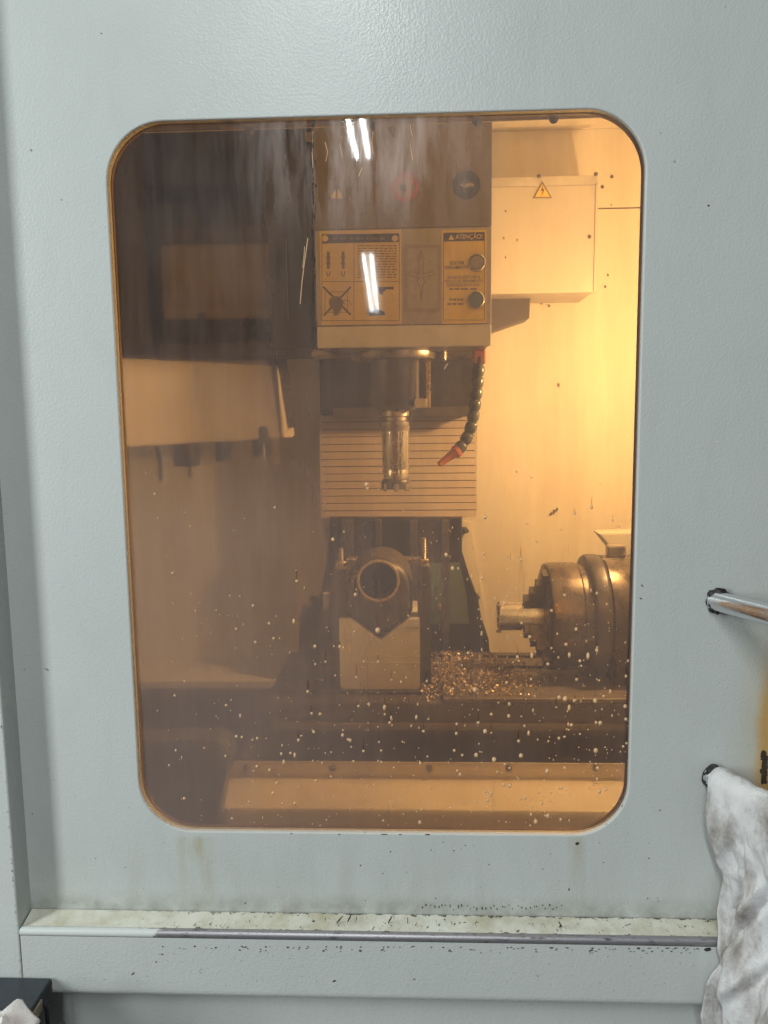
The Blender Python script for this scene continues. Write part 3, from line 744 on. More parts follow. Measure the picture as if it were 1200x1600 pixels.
# rag hung over the lower leg of the handle
def handrag():
    b = MB(); nu, nv = 90, 170; vs = []; fs = []
    left = [(1190, 1106), (1250, 1103), (1300, 1107), (1345, 1119), (1372, 1124), (1400, 1121), (1440, 1114), (1490, 1110), (1530, 1103), (1600, 1100), (1760, 1096)]
    def lpx(py):
        for (a, p), (c, q) in zip(left, left[1:]):
            if py <= c: t = max(0, (py-a)/(c-a)); t = t*t*(3-2*t); return p+(q-p)*t
        return left[-1][1]
    bar = (G_-H_); U0, U1 = 0.10, 1.22; R_ = 0.0145
    side = Vector((bar.y, -bar.x, 0)).normalized()        # horizontal, across the bar; points to the left and out
    if side.x > 0: side = -side
    DROP = 0.44
    def point(u, s):
        """s: distance along the cloth, 0 at the top of the bar, negative on the far side"""
        c = H_ + bar*(U0+(U1-U0)*u)
        lump = 1+0.25*mnoise.noise(Vector((u*6, 0, 5)))
        arc = R_*math.pi/2
        if abs(s) < arc:
            a = s/R_; return c + side*math.sin(a)*R_*lump + Vector((0, 0, math.cos(a)*R_*lump))
        sg = 1 if s > 0 else -1
        d = abs(s)-arc; t = d/DROP
        p = c + side*sg*R_*lump + Vector((0, 0, -d))
        if sg > 0:
            py = 1212 + d/0.00073
            off = c - (H_+bar*U0)
        g = min(1, d/0.05)
        w1 = math.sin(u*15+2.0*mnoise.noise(Vector((u*1.5, t*3, 0)))+t*4.0)
        w2 = math.sin(u*8.0-t*7+1.1)
        f = (0.0075*w1*abs(w1)+0.006*w2)*g*(0.4+0.9*min(1, t*2.2))
        f += (0.012*mnoise.noise(Vector((u*3+t*2.6, t*5-u*1.8, 3)))+0.0042*mnoise.noise(Vector((u*8+t*6, t*10-u*4, 8)))+0.0014*mnoise.noise(Vector((u*20, t*30, 11))))*g
        # a few sharp slanting creases
        for (u0, t0, sl, wd, am) in ((0.25, 0.10, 1.6, 0.030, 0.010), (0.55, 0.22, 1.3, 0.028, 0.012), (0.10, 0.40, 2.4, 0.030, -0.014), (0.45, 0.50, 1.2, 0.028, 0.011), (0.75, 0.40, 1.5, 0.030, -0.012), (0.30, 0.70, -0.6, 0.026, 0.012), (0.62, 0.78, 0.5, 0.028, -0.012), (0.42, 0.33, 2.0, 0.022, -0.010), (0.20, 0.86, -0.8, 0.025, -0.010), (0.70, 0.60, 1.8, 0.024, 0.010)):
            k = (t-t0) + sl*(u-u0)*0.35
            f += am*math.exp(-(k/wd)**2)*math.exp(-((u-u0)/0.22)**2)*g
        p += side*f*(1 if sg > 0 else 0.5)
        # stay clear of the door and of the ledge in front of it
        zl_top = zt0+0.045
        lim = -0.006 if p.z > zl_top else -0.006-0.036*min(1, (zl_top-p.z)/0.05)
        lim += -0.004*sg if sg > 0 else 0.0
        if p.y > lim: p.y = lim + (p.y-lim)*0.06
        if sg > 0:                                       # keep the near edge on its drape line
            y0_ = min(p.y-off.y, lim+0.004); k = min(1, d/0.03)
            p.x = p.x*(1-k) + k*(X(lpx(py), py, y0_) + off.x + side.x*f*0.8 + 0.004)
        return p
    s0, s1 = -0.20, DROP
    for j in range(nv+1):
        s_ = s0+(s1-s0)*j/nv
        for i in range(nu+1): vs.append(point(i/nu, s_))
    for j in range(nv):
        for i in range(nu): a = j*(nu+1)+i; fs.append((a, a+1, a+nu+2, a+nu+1))
    b.raw(vs, fs, True)
    ob = b.build('hanging_rag', M_rag, at=(H_.x+0.02, -0.05, lz))
    md = ob.modifiers.new('thick', 'SOLIDIFY'); md.thickness = 0.0022; md.offset = 0
    tag(ob, 'grubby white cotton rag hung over the lower end of the door handle', 'rag')
handrag()

# ================================================================== SPINDLE HEAD
YH = 0.55
hl, hr = X(497, 540, YH), X(766, 540, YH)
zb = Z(630, 541, YH); zt = 2.06
head = thing('spindle_head', 'grey machining head with warning stickers, spindle nose and segmented coolant hose', 'spindle head', ((hl+hr)/2, 0.75, zb))
zs1 = Z(630, 357, YH); zs2 = Z(630, 508, YH)
MB().box(hl, hr, YH+0.002, 0.92, zb, zt, 0.002).build('housing', M_cover, head)
MB().box(hl-0.001, hr+0.0015, YH-0.001, YH+0.012, zs1+0.0008, zt-0.001, 0.0012).build('upper_cover', M_cover, head)
MB().box(hl-0.001, hr+0.0015, YH-0.0015, YH+0.012, zs2+0.0008, zs1-0.0008, 0.0012).build('label_panel', M_plate, head)
MB().box(hl-0.001, hr+0.0015, YH-0.001, YH+0.012, zb-0.001, zs2-0.0008, 0.0012).build('lower_strip', M_strip, head)
YS = YH-0.0022                                    # sticker surface
def R(name, parent, px0, py0, px1, py1, Y, th, mat):
    a, c = P(px0, py0, Y), P(px1, py1, Y)
    return MB().box(min(a.x, c.x), max(a.x, c.x), Y, Y+th, min(a.z, c.z), max(a.z, c.z)).build(name, mat, parent)
def lines(b, segs, Y, wpx=1.0, th=0.0003):
    for (x0, y0, x1, y1) in segs:
        p, q = P(x0, y0, Y), P(x1, y1, Y); d = q-p; d.y = 0; ln = d.length; a = math.atan2(d.z, d.x)
        hw = wpx*0.00121/2
        b.box((p.x+q.x)/2-ln/2, (p.x+q.x)/2+ln/2, Y, Y+th, (p.z+q.z)/2-hw, (p.z+q.z)/2+hw, 0, 2, Matrix.Rotation(-a, 4, 'Y'))
    return b
def frame_segs(x0, y0, x1, y1): return [(x0, y0, x1, y0), (x0, y1, x1, y1), (x0, y0, x0, y1), (x1, y0, x1, y1)]
def tri(name, parent, cx, cy, s, Y, mat, th=0.0004):
    return MB().prism(px_pts([(cx-s, cy+s*0.82), (cx+s, cy+s*0.82), (cx, cy-s*0.92)], Y), Y, Y+th).build(name, mat, parent)
# left instruction sticker
s1 = R('instruction_sticker', head, 499, 361, 628, 506, YS, 0.0006, M_yellow2)
Yt = YS-0.0003
lines(MB(), frame_segs(503, 366, 624, 501) + [(504, 440, 624, 440), (553, 379, 553, 501)], Yt, 0.9).build('print_frame', M_fade, s1)
R('print_header', s1, 504, 367, 623, 378, Yt, 0.0003, M_ink)
b = MB()
for (x0, x1) in ((520, 527), (530, 541), (545, 551), (555, 568), (572, 576), (580, 590), (593, 601)): lines(b, [(x0, 372.5, x1, 372.5)], Yt-0.0003, 3.2)
b.build('print_header_marks', M_fade, s1)
for cx in (508, 617): MB().lathe([(0.0056, 0), (0.0056, 0.0003)], P(cx, 372.5, Yt-0.0003), (0, 1, 0), 16).build('print_dot', M_yellow2, s1)
b = MB(); rn = random.Random(2)
for i in range(13):
    y = 384+i*4.1; x = 559
    while x < 618:
        wd = rn.uniform(3, 10); lines(b, [(x, y, min(x+wd, 620), y)], Yt, 1.5); x += wd+2
b.build('print_text_lines', M_fade, s1)
b = MB()
for cx in (513, 536):                              # little tool-holder drawings
    lines(b, [(cx, 393, cx, 420)], Yt, 4.5); lines(b, [(cx-4, 402, cx+4, 402), (cx-3, 424, cx-1, 432), (cx+3, 424, cx+1, 432), (cx-4, 412, cx+4, 412)], Yt, 1.6)
b.build('print_tool_drawings', M_fade, s1)
b = MB(); lines(b, [(505, 448, 548, 492), (548, 448, 506, 493)], Yt, 2.6)
b.build('print_cross', M_ink, s1)
b = MB(); lines(b, frame_segs(508, 456, 543, 488) + [(530, 468, 546, 470), (546, 470, 548, 478), (536, 470, 540, 478)], Yt-0.0002, 0.8)
b.prism(px_pts([(514, 468), (521, 462), (532, 464), (537, 472), (534, 482), (528, 492), (522, 494), (520, 484), (515, 478)], Yt-0.0002), Yt-0.0002, Yt+0.0002)
b.build('print_gear_drawing', M_fade, s1)
b = MB(); b.prism(px_pts([(572, 482), (580, 484), (590, 482), (600, 487), (602, 492), (590, 493), (577, 494), (576, 491), (571, 490), (577, 488), (571, 486), (578, 486)], Yt), Yt, Yt+0.0003)
b.build('print_hand', M_ink, s1)
b = MB(); b.prism(px_pts([(592, 448), (615, 448), (615, 452), (602, 452), (602, 455), (599, 455), (598, 460), (594, 460), (592, 456)], Yt), Yt, Yt+0.0003)
b.build('print_air_gun', M_blue, s1)
# outline drawing sticker in the middle
s2 = R('tool_diagram_sticker', head, 632, 383, 688, 487, YS, 0.0005, M_plate)
b = MB(); lines(b, frame_segs(633, 384, 687, 486), Yt, 0.9); lines(b, frame_segs(636, 387, 684, 483), Yt, 0.7)
lines(b, [(658, 391, 653, 405), (658, 391, 663, 405), (653, 405, 655, 412), (663, 405, 661, 412), (655, 412, 655, 428), (661, 412, 661, 428), (655, 428, 640, 424), (661, 428, 676, 424), (640, 424, 637, 429), (637, 429, 655, 434),
          (676, 424, 679, 429), (679, 429, 661, 434), (655, 434, 652, 441), (661, 434, 664, 441), (652, 441, 656, 448), (664, 441, 660, 448), (656, 448, 658, 470), (660, 448, 658, 470), (658, 397, 658, 404), (655, 405, 661, 405)], Yt, 0.9)
b.build('print_tool_outline', M_fade, s2)
# right ATENCAO sticker
s3 = R('attention_sticker', head, 690, 360, 760, 505, YS, 0.0006, M_yellow)
lines(MB(), frame_segs(693, 364, 757, 500), Yt, 0.9).build('print_frame', M_fade, s3)
R('print_header', s3, 693, 364, 757, 376, Yt, 0.0003, M_ink)
tri('print_triangle', s3, 705, 371, 4.6, Yt-0.0003, M_yellow, 0.0003)
def T(body, px, py, hpx, wpx, mat, parent, Y): p = P(px, py, Y); return text_mesh(body, hpx*0.00121*1.35, mat, 'lettering', parent, p.x, Y, p.z, 'CENTER', wpx*0.00121)
T('ATENÇÃO!', 733, 370, 7, 40, M_yellow, s3, Yt-0.0004)
T('SOLTAR', 714, 411, 5, 22, M_ink, s3, Yt); T('FERRAMENTA', 713, 418, 5, 35, M_ink, s3, Yt)
T('ANTES DE EFETUAR A', 724, 433.5, 4.4, 50, M_fade, s3, Yt); T('TROCA DE FERRAMENTA', 724, 439.5, 4.4, 58, M_fade, s3, Yt)
T('CERTIFIQUE-SE DE QUE', 723, 445.5, 4.4, 50, M_fade, s3, Yt)
b = MB(); lines(b, [(702, 451.5, 708, 451.5), (710, 451.5, 718, 451.5), (720, 451.5, 731, 451.5), (734, 451.5, 745, 451.5)], Yt, 2.6); b.build('print_worn_line', M_fade, s3)
b = MB(); lines(b, [(702, 468, 706, 468), (707.5, 468, 713, 468), (714.5, 468, 718, 468), (719.5, 468, 724, 468), (699, 475, 705, 475), (707, 475, 713, 475), (715, 475, 724, 475)], Yt, 3.0); b.build('print_worn_words', M_fade, s3)
def pushbutton(px, py, cap):
    p = P(px, py, YH-0.001)
    rg = MB().lathe([(0.0150, 0), (0.0155, 0.003), (0.0155, 0.007), (0.0135, 0.009), (0.0125, 0.0075), (0.0125, 0.004)], p, (0, -1, 0), 36, cap=False).build('push_button', M_steel, head)
    MB().lathe([(0.0124, 0.0), (0.0124, 0.0062), (0.0115, 0.0072), (0.0, 0.0076)], p, (0, -1, 0), 32).build('button_cap', cap, rg)
pushbutton(745, 411, M_tan); pushbutton(743.5, 469, M_green)
# small stickers on the upper cover
wt = tri('warning_triangle', head, 526, 300, 14.5, YS+0.0006, M_ink); tri('print_field', wt, 526, 301, 11.0, YS+0.0003, M_yellow2, 0.0003)
b = MB(); b.prism(px_pts([(524.3, 291), (527.7, 291), (527, 303), (525, 303)], YS), YS, YS+0.0003); b.prism(px_pts([(524.6, 305), (527.4, 305), (527.4, 307.6), (524.6, 307.6)], YS), YS, YS+0.0003); b.build('print_exclamation', M_ink, wt)
pr = MB().lathe([(0.0245, 0), (0.0245, 0.0005)], P(633, 293, YS), (0, 1, 0), 40).build('prohibition_sticker', M_white, head)
def ringmesh(name, px, py, Y, r0, r1, mat, parent): return MB().lathe([(r0, 0), (r1, 0), (r1, 0.0003), (r0, 0.0003), (r0, 0)], P(px, py, Y), (0, 1, 0), 40, cap=False).build(name, mat, parent)
ringmesh('print_ring', 633, 293, YS-0.0003, 0.0175, 0.0245, M_red, pr)
b = MB(); lines(b, [(622, 283, 644, 303)], YS-0.0004, 4.5); b.build('print_bar', M_red, pr)
b = MB(); b.prism(px_pts([(624, 290), (630, 288), (635, 291), (636, 298), (630, 301), (625, 297)], YS-0.0006), YS-0.0006, YS-0.0002); b.build('print_hand', M_ink, pr)
mb_ = MB().lathe([(0.0248, 0), (0.0248, 0.0005)], P(729, 289, YS), (0, 1, 0), 40).build('mandatory_sticker', M_blue, head)
b = MB(); b.prism(px_pts([(718, 289), (722, 286), (727, 288), (732, 285), (740, 287), (741, 291), (734, 291), (729, 293), (722, 292)], YS-0.0003), YS-0.0003, YS+0.0001); b.build('print_goggles', M_plate, mb_)
# underside: spindle flange and nose
YA = 0.71
sp = P(617, 600, YA); sx = sp.x
zf1 = Z(617, 563, YA); zn = Z(617, 640, YA)
MB().lathe([(0.090, zb-zf1), (0.090, 0.004), (0.087, 0.0), (0.05, 0.0)], (sx, YA, zf1), (0, 0, 1), 48).build('spindle_flange', M_wet, head)
MB().lathe([(0.050, zf1-zn+0.004), (0.050, 0.022), (0.044, 0.012), (0.042, 0.0), (0.026, 0.0), (0.022, 0.02)], (sx, YA, zn), (0, 0, 1), 48).build('spindle_nose', M_dark, head)
for px in (562, 690):
    p = P(px, 556, YA-0.02); MB().lathe([(0.011, 0.014), (0.011, -0.008), (0.0085, -0.010), (0.0, -0.010)], p, (0, 0, 1), 16).build('flange_screw', M_wet, head)
# sensor rod and lit bracket beside the nose
p0, p1 = P(669, 560, YA-0.03), P(669, 637, YA-0.03)
MB().box(p0.x-0.004, p0.x+0.004, YA-0.034, YA-0.026, p1.z, p0.z+0.02, 0.001).build('sensor_rod', M_brass, head)
p2 = P(657, 629, YA-0.03); bb = MB(); bb.box(p2.x-0.013, p2.x+0.013, YA-0.045, YA-0.015, p2.z-0.011, p2.z+0.008, 0.004); bb.build('sensor_block', M_skirt, head)
# dark casting behind the nose, down to the slatted cover
cl, crx = X(501, 640, 0.93), X(744, 640, 0.93)
cz = Z(620, 648, 0.93)
MB().box(cl, crx, 0.921, 0.99, cz, zb+0.2, 0.004).build('head_casting', M_black, head)
MB().box(cl+0.03, crx-0.002, 0.905, 0.93, Z(620, 652, 0.93), Z(620, 636, 0.93), 0.002).build('casting_lip', M_dark, head)
MB().hexa([(X(486, 556, 0.60), 0.60, Z(486, 556, .60)), (X(521, 553, .60), 0.60, Z(521, 553, .60)), (X(500, 543, .60), 0.60, zb), (X(488, 543, .60), 0.60, zb),
           (X(486, 556, .60), 0.70, Z(486, 556, .60)), (X(521, 553, .60), 0.70, Z(521, 553, .60)), (X(500, 543, .60), 0.70, zb), (X(488, 543, .60), 0.70, zb)]).build('corner_bracket', M_tan, head)
# coolant hose of push-together segments
YHo = 0.66
hp = [(749, 552), (748, 575), (746, 600), (743, 625), (740, 648), (736, 667), (730, 683), (722, 696), (714, 705)]
pts = [P(a, c, YHo-0.004*i) for i, (a, c) in enumerate(hp)]
hose = MB().tube(pts, 0.0055, 12).build('coolant_hose', M_hose, head)
bs = MB(); bs.lathe([(0.0070, -0.0110), (0.0108, -0.0105), (0.0122, -0.0060), (0.0122, 0.0010), (0.0112, 0.0060), (0.0088, 0.0095), (0.0084, 0.0120), (0.006, 0.0125)], (0, 0, 0), seg=16)
SEG = bpy.data.meshes.new('hose_segment'); bs.bm.to_mesh(SEG); bs.bm.free(); SEG.materials.append(M_hose)
tot = sum((pts[i+1]-pts[i]).length for i in range(len(pts)-1)); n_seg = int(tot/0.0215)
def along(s):
    for i in range(len(pts)-1):
        l = (pts[i+1]-pts[i]).length
        if s <= l: return pts[i].lerp(pts[i+1], s/l), (pts[i+1]-pts[i]).normalized()
        s -= l
    return pts[-1], (pts[-1]-pts[-2]).normalized()
for i in range(n_seg):
    p, d = along((i+0.6)*tot/n_seg); shared('hose_segment', SEG, hose, p, Vector((0, 0, 1)).rotation_difference(d))
p, d = pts[-1], (P(686, 726, YHo-0.045)-pts[-1])
MB().lathe([(0.006, -0.006), (0.0125, -0.004), (0.0130, 0.004), (0.0095, 0.007), (0.0085, 0.012), (0.0055, d.length), (0.003, d.length)], p, d, 18).build('nozzle', M_orange, hose)
p = P(749, 556, YHo); MB().box(p.x-0.013, p.x+0.012, YHo-0.013, YHo+0.013, p.z-0.016, zb, 0.003).build('hose_connector', M_orange, hose)

# tool held in the spindle
tl_ = thing('milling_tool', 'steel milling tool holder with insert cutter held in the spindle', 'milling tool', (sx, YA, Z(617, 766, YA)))
z_ = lambda py: Z(617, py, YA)
MB().lathe([(0.020, z_(636)), (0.029, z_(638)), (0.031, z_(641)), (0.031, z_(650)), (0.027, z_(652)), (0.027, z_(657)), (0.031, z_(659)), (0.031, z_(668)), (0.0285, z_(671)), (0.0285, z_(674))], (sx, YA, 0), (0, 0, 1), 40).build('flange', M_wet, tl_)
MB().lathe([(0.0275, z_(673)), (0.0275, z_(729)), (0.0262, z_(731)), (0.0262, z_(735)), (0.0272, z_(737)), (0.0250, z_(748))], (sx, YA, 0), (0, 0, 1), 40).build('holder', M_steel, tl_)
for s in (-1, 1): MB().box(sx+s*0.030-0.004, sx+s*0.030+0.004, YA-0.009, YA+0.009, z_(667), z_(642), 0.001).build('drive_key', M_dark, tl_)
b = MB(); b.lathe([(0.022, z_(746)), (0.028, z_(749)), (0.0295, z_(752)), (0.0295, z_(763)), (0.018, z_(764))], (sx, YA, 0), (0, 0, 1), 28, smooth=False)
b.build('cutter', M_dark, tl_)
for k in range(7):
    a = 2*math.pi*(k+0.3)/7; c_ = Vector((sx+0.0288*math.cos(a), YA+0.0288*math.sin(a), z_(760)))
    MB().box(c_.x-0.0045, c_.x+0.0045, c_.y-0.0022, c_.y+0.0022, c_.z-0.0085, c_.z+0.0085, 0.0008, 1, Matrix.Rotation(a+1.2, 4, 'Z')).build('cutting_insert', M_wet, tl_)

# ================================================================== COLUMN: slatted way cover and dark base
YC = 1.0
col = thing('slatted_way_cover', 'tan roll cover of horizontal metal slats on the column behind the cutter', 'way cover', ((cl+crx)/2, YC, Z(620, 808, YC)))
x0, x1 = X(500, 720, YC), X(745, 720, YC)
z0, z1 = Z(622, 808, YC), Z(622, 646, YC)
MB().box(x0+0.004, x1-0.004, YC+0.006, YB-0.002, z0, z1+0.06).build('backing', M_dark, col)
ns = 14; h = (z1-z0)/ns
bs = MB(); bs.hexa([(-0.5, -0.0005, 0), (0.5, -0.0005, 0), (0.5, 0.0020, h-0.0016), (-0.5, 0.0020, h-0.0016), (-0.5, 0.012, 0), (0.5, 0.012, 0), (0.5, 0.012, h-0.0016), (-0.5, 0.012, h-0.0016)], 0.0006)
SL = bpy.data.meshes.new('slat'); bs.bm.to_mesh(SL); bs.bm.free(); SL.materials.append(M_slat)
for i in range(ns): shared('slat', SL, col, ((x0+x1)/2+random.uniform(-.0008, .0008), YC-0.004+random.uniform(-.0008, .0008), z0+i*h), None, (x1-x0, 1, 1))
base = thing('column_base', 'dark oily flared casting under the slatted cover, streaked with coolant', 'machine casting', (X(620, 1000, 0.97), 0.97, 0.90))
zq = Z(620, 807, 0.97)
outl = [(514, 809), (722, 809), (722, 862), (733, 898), (740, 920), (747, 935), (752, 965), (764, 1000), (768, 1062), (464, 1062), (468, 975), (484, 955), (498, 940), (505, 905), (512, 868)]
MB().prism(px_pts(outl, 0.97), 0.97, YB-0.003, 0.006).build('casting', M_black, base)
for i, (a, c, d, e) in enumerate(((532, 812, 552, 1035), (585, 812, 596, 1035), (640, 812, 652, 1035), (690, 812, 702, 1035))):
    MB().box(X(a, c, .96), X(d, c, .96), 0.955, 0.975, Z(a, e, .96), Z(a, c, .96), 0.003).build('rib', M_dark, base)
MB().prism(px_pts([(673, 880), (718, 880), (729, 930), (733, 975), (673, 975)], 0.958), 0.958, 0.974, 0.002).build('green_panel', M_green, base)
p, q = P(692, 905, .945), P(686, 985, .945); MB().tube([p, p.lerp(q, .5), q], 0.0022, 8).build('grease_pipe', M_wet, base)
MB().lathe([(0.003, -.01), (0.008, -.006), (0.008, .006), (0.003, .01)], P(686, 949, .945), (0, 0, 1), 12).build('pipe_fitting', M_wet, base)
for a, c, s in ((541, 832, .9), (541, 877, .9), (700, 832, .9), (700, 872, .9)): bolt(base, a, c, .957, s)
wp = thing('wall_flange_bolts', 'row of small bolt heads on the wall flange beside the dark casting', 'bolts', P(725, 930, YB-0.01))
MB().prism(px_pts([(500, 815), (735, 815), (770, 1040), (450, 1040)], YB-0.004), YB-0.006, YB-0.0008).build('flange', M_cream, wp)
for a, c in ((725, 828), (742, 931), (778, 1026), (513, 828), (488, 936)):
    MB().lathe([(.010, 0), (.010, .003), (.006, .004), (.006, .022), (.004, .024)], P(a, c, YB-0.006), (0.3, -1, 0), 10).build('bolt', M_bolt, wp)

# ================================================================== TABLE, SADDLE, TRAY
ZTab = 0.902
YT0, YT1 = 0.50, 0.82
xtl = X(411, 1080, YT0); xtr = 0.74
table = thing('machine_table', 'dark oily cast-iron machine table with lengthwise slots under the vice blocks', 'machine table', (0.15, 0.65, 0.80))
b = MB()
prof = [(YT0, ZTab-0.062), (YT0, ZTab)]
for yc in (0.555, 0.635, 0.715, 0.79): prof += [(yc-0.009, ZTab), (yc-0.009, ZTab-0.018), (yc+0.009, ZTab-0.018), (yc+0.009, ZTab)]
prof += [(YT1, ZTab), (YT1, ZTab-0.062)]
vs = [(xtl, y, z) for y, z in prof] + [(xtr, y, z) for y, z in prof]; n = len(prof)
fs = [(i, (i+1) % n, n+(i+1) % n, n+i) for i in range(n)] + [tuple(range(n-1, -1, -1)), tuple(range(n, 2*n))]
b.raw(vs, fs); bmesh.ops.recalc_face_normals(b.bm, faces=b.bm.faces); b.build('table_top', M_table, table)
MB().box(xtl+0.01, xtr, YT0+0.012, YT1-0.01, ZTab-0.11, ZTab-0.0625, 0.004).build('table_apron', M_table, table)
MB().box(xtl+0.02, xtr, YT0-0.006, YT0+0.003, ZTab-0.050, ZTab-0.036, 0.001).build('side_rail', M_wet, table)
MB().box(X(690, 1060, .6), xtr, YT0+0.002, YT0+0.13, ZTab+0.0002, ZTab+0.010, 0.002).build('guide_plate', M_saddle, table)
sad = thing('saddle_cover', 'dark sheet cover below the table front', 'machine cover', (0.1, 0.6, 0.45))
MB().box(-0.30, 0.74, 0.52, 0.85, 0.50, ZTab-0.112, 0.004).build('cover', M_saddle, sad)
MB().box(-0.29, 0.73, 0.505, 0.521, 0.70, ZTab-0.135, 0.003).build('apron_plate', M_table, sad)
# lower tray on the left at the foot of the back wall
zg = PZ(310, 1066, 0.76).z
yg = 0.98
zg = Z(310, 1066, yg)
gut = thing('wall_gutter', 'cream gutter ledge along the wall foot beside the dark table', 'ledge', (X(310, 1066, yg), yg, zg-0.03))
MB().box(XL+0.001, X(470, 1066, yg), yg, YB-0.001, zg-0.004, zg, 0.001).build('shelf', M_cream, gut)
MB().box(XL+0.001, X(470, 1066, yg), yg-0.003, yg+0.002, zg-0.016, zg+0.003, 0.001).build('lip', M_cream2, gut)
MB().box(XL+0.001, X(470, 1066, yg), yg+0.004, yg+0.008, 0.50, zg-0.004).build('drop_plate', M_saddle, gut)
# front tray: upright, shelf, lower upright
yt1, yt0 = 0.40, 0.29
zu = Z(600, 1191, yt1); zsf = Z(600, 1214, yt1)
tray = thing('chip_tray', 'stepped cream sheet-metal chip tray with bolts along its upper edge', 'chip tray', (0.1, 0.35, 0.5))
MB().box(XL+0.002, XR-0.002, yt1, yt1+0.003, zsf, zu, 0.0008).build('upper_plate', M_tray, tray)
MB().box(XL+0.002, XR-0.002, yt0, yt1+0.003, zsf-0.004, zsf-0.0005, 0.0008).build('shelf', M_tray, tray)
MB().box(XL+0.002, XR-0.002, yt0-0.003, yt0, 0.55, zsf-0.0008, 0.0008).build('lower_plate', M_tray, tray)
for a in (385, 520, 671, 795, 931): bolt(tray, a, 1200, yt1, 0.6)
# slate cover standing on the left of the tray
cv = thing('slate_cover', 'dark slate cover with a rounded corner standing in the tray near the dusty amber pane', 'machine cover', (X(280, 1240, .26), 0.26, 0.58))
o_ = [(120, 1163), (325, 1160), (340, 1162), (350, 1169), (355, 1182), (355, 1200), (346, 1240), (336, 1290), (325, 1420), (120, 1420)]
MB().prism(px_pts(o_, 0.24), 0.24, 0.30, 0.006, 3).build('shell', M_purple, cv)

# ================================================================== V-BLOCK, WORKPIECE, CLAMPS
YV = 0.575
zvb = ZTab+0.0003
def vx(px, py): p = P(px, py, YV); return (p.x, p.z)
vb = MB()
xl_, xr_ = vx(531, 1040)[0], vx(656, 1040)[0]
zv_t = vx(640, 967)[1]; ap = vx(594, 1001)
x_in = vx(639, 967)[0]; x_in2 = 2*ap[0]-x_in
pts_v = [(xl_+0.006, zvb), (xr_-0.006, zvb), (xr_-0.0018, zvb+0.0018), (xr_, zvb+0.006), (xr_, zv_t), (x_in, zv_t), (ap[0], ap[1]), (x_in2, zv_t), (xl_, zv_t), (xl_, zvb+0.006), (xl_+0.0018, zvb+0.0018)]
vbo = thing('v_block', 'grey ground-steel V-block on the table carrying the bored workpiece', 'V-block', (ap[0], YV+0.07, zvb))
vb.prism(pts_v, YV, YV+0.15, 0.0012); vb.build('block', M_vblock, vbo)
MB().box(xl_+0.016, xr_-0.001, YV-0.0018, YV+0.002, Z(600, 1036, YV)-0.0012, Z(600, 1036, YV)+0.0012, 0.0006).build('scribed_ridge', M_vblock, vbo)
MB().box(xl_+0.03, xr_+0.0008, YV-0.0008, YV+0.002, Z(600, 1026, YV)-0.0005, Z(600, 1026, YV)+0.0005).build('scribed_ridge', M_vblock, vbo)
MB().box(xr_-0.030, xr_+0.0014, YV-0.004, YV+0.03, zv_t-0.018, zv_t-0.0165).build('scribed_ridge', M_brass, vbo)
# workpiece: bored body with a keel that sits in the V
YW = YV+0.004
def workpiece():
    wc = P(592, 924, YW); r = (P(644, 924, YW).x-P(540, 924, YW).x)/2
    bc = P(591.5, 907, YW); rb = (P(621, 907, YW).x-P(562, 907, YW).x)/2
    n = 56; outer = []
    for i in range(n):
        a = math.pi*1.5 - 2*math.pi*i/n          # start at the bottom
        dx, dz = math.cos(a), math.sin(a)
        if dz >= -0.05: outer.append((wc.x+r*dx, wc.z+r*dz))
        else:                                     # keel: down to the V flanks
            k = 1.0
            # intersection with side lines x = +-r and flanks
            tx = r/max(abs(dx), 1e-6)
            # flank: z = ap.z + |x-ap.x|*m
            m = (zv_t-ap[1])/(x_in-ap[0])
            den = (dz - m*abs(dx)*(1 if (wc.x-ap[0]) == 0 else 1))
            tf = (ap[1]+0.0006-wc.z)/den if den < 0 else 9
            k = min(tx, tf); outer.append((wc.x+k*dx, wc.z+k*dz))
    root = thing('bored_workpiece', 'dark steel workpiece with a round bore resting in the V-block', 'workpiece', (wc.x, YW+0.08, ap[1]))
    b = MB(); bm = b.bm
    def ring(f, y): return [bm.verts.new((p[0], y, p[1])) for p in f]
    ctr = (bc.x, bc.z)
    def shr(k): return [(ctr[0]+(p[0]-ctr[0])*k, ctr[1]+(p[1]-ctr[1])*k) for p in outer]
    bore = []
    for p in outer:
        d = Vector((p[0]-ctr[0], p[1]-ctr[1])).normalized(); bore.append(d)
    R0 = [(ctr[0]+d.x*(rb+0.003), ctr[1]+d.y*(rb+0.003)) for d in bore]
    R1 = [(ctr[0]+d.x*rb, ctr[1]+d.y*rb) for d in bore]
    rs = [ring(outer, YW+0.14), ring(outer, YW+0.022), ring(shr(0.985), YW+0.012), ring(shr(0.93), YW+0.004), ring(shr(0.84), YW), ring(R0, YW-0.003), ring(R1, YW-0.0025), ring(R1, YW+0.13)]
    for a, c in zip(rs, rs[1:]):
        for i in range(n): f = bm.faces.new((a[i], a[(i+1) % n], c[(i+1) % n], c[i])); f.smooth = True
    bm.faces.new(rs[-1]); bm.faces.new(rs[0])
    bmesh.ops.recalc_face_normals(bm, faces=bm.faces)
    b.build('body', M_work, root)
    MB().lathe([(rb-0.0004, 0.0), (rb+0.0042, -0.0006), (rb+0.0048, 0.002), (rb+0.003, 0.004), (rb-0.0004, 0.004)], (bc.x, YW-0.0036, bc.z), (0, 1, 0), 56, cap=False).build('bore_rim', M_rim, root)
    MB().lathe([(rb-0.0006, 0.0), (rb-0.0007, 0.118), (0.0, 0.119)], (bc.x, YW-0.001, bc.z), (0, 1, 0), 56, cap=False).build('bore_shade_liner', M_black, root)  # black liner paints the shade inside the bore
    return wc, r
wc, wr = workpiece()
NUT = hexnut_mesh('nut', 0.019, 0.013, M_brass)
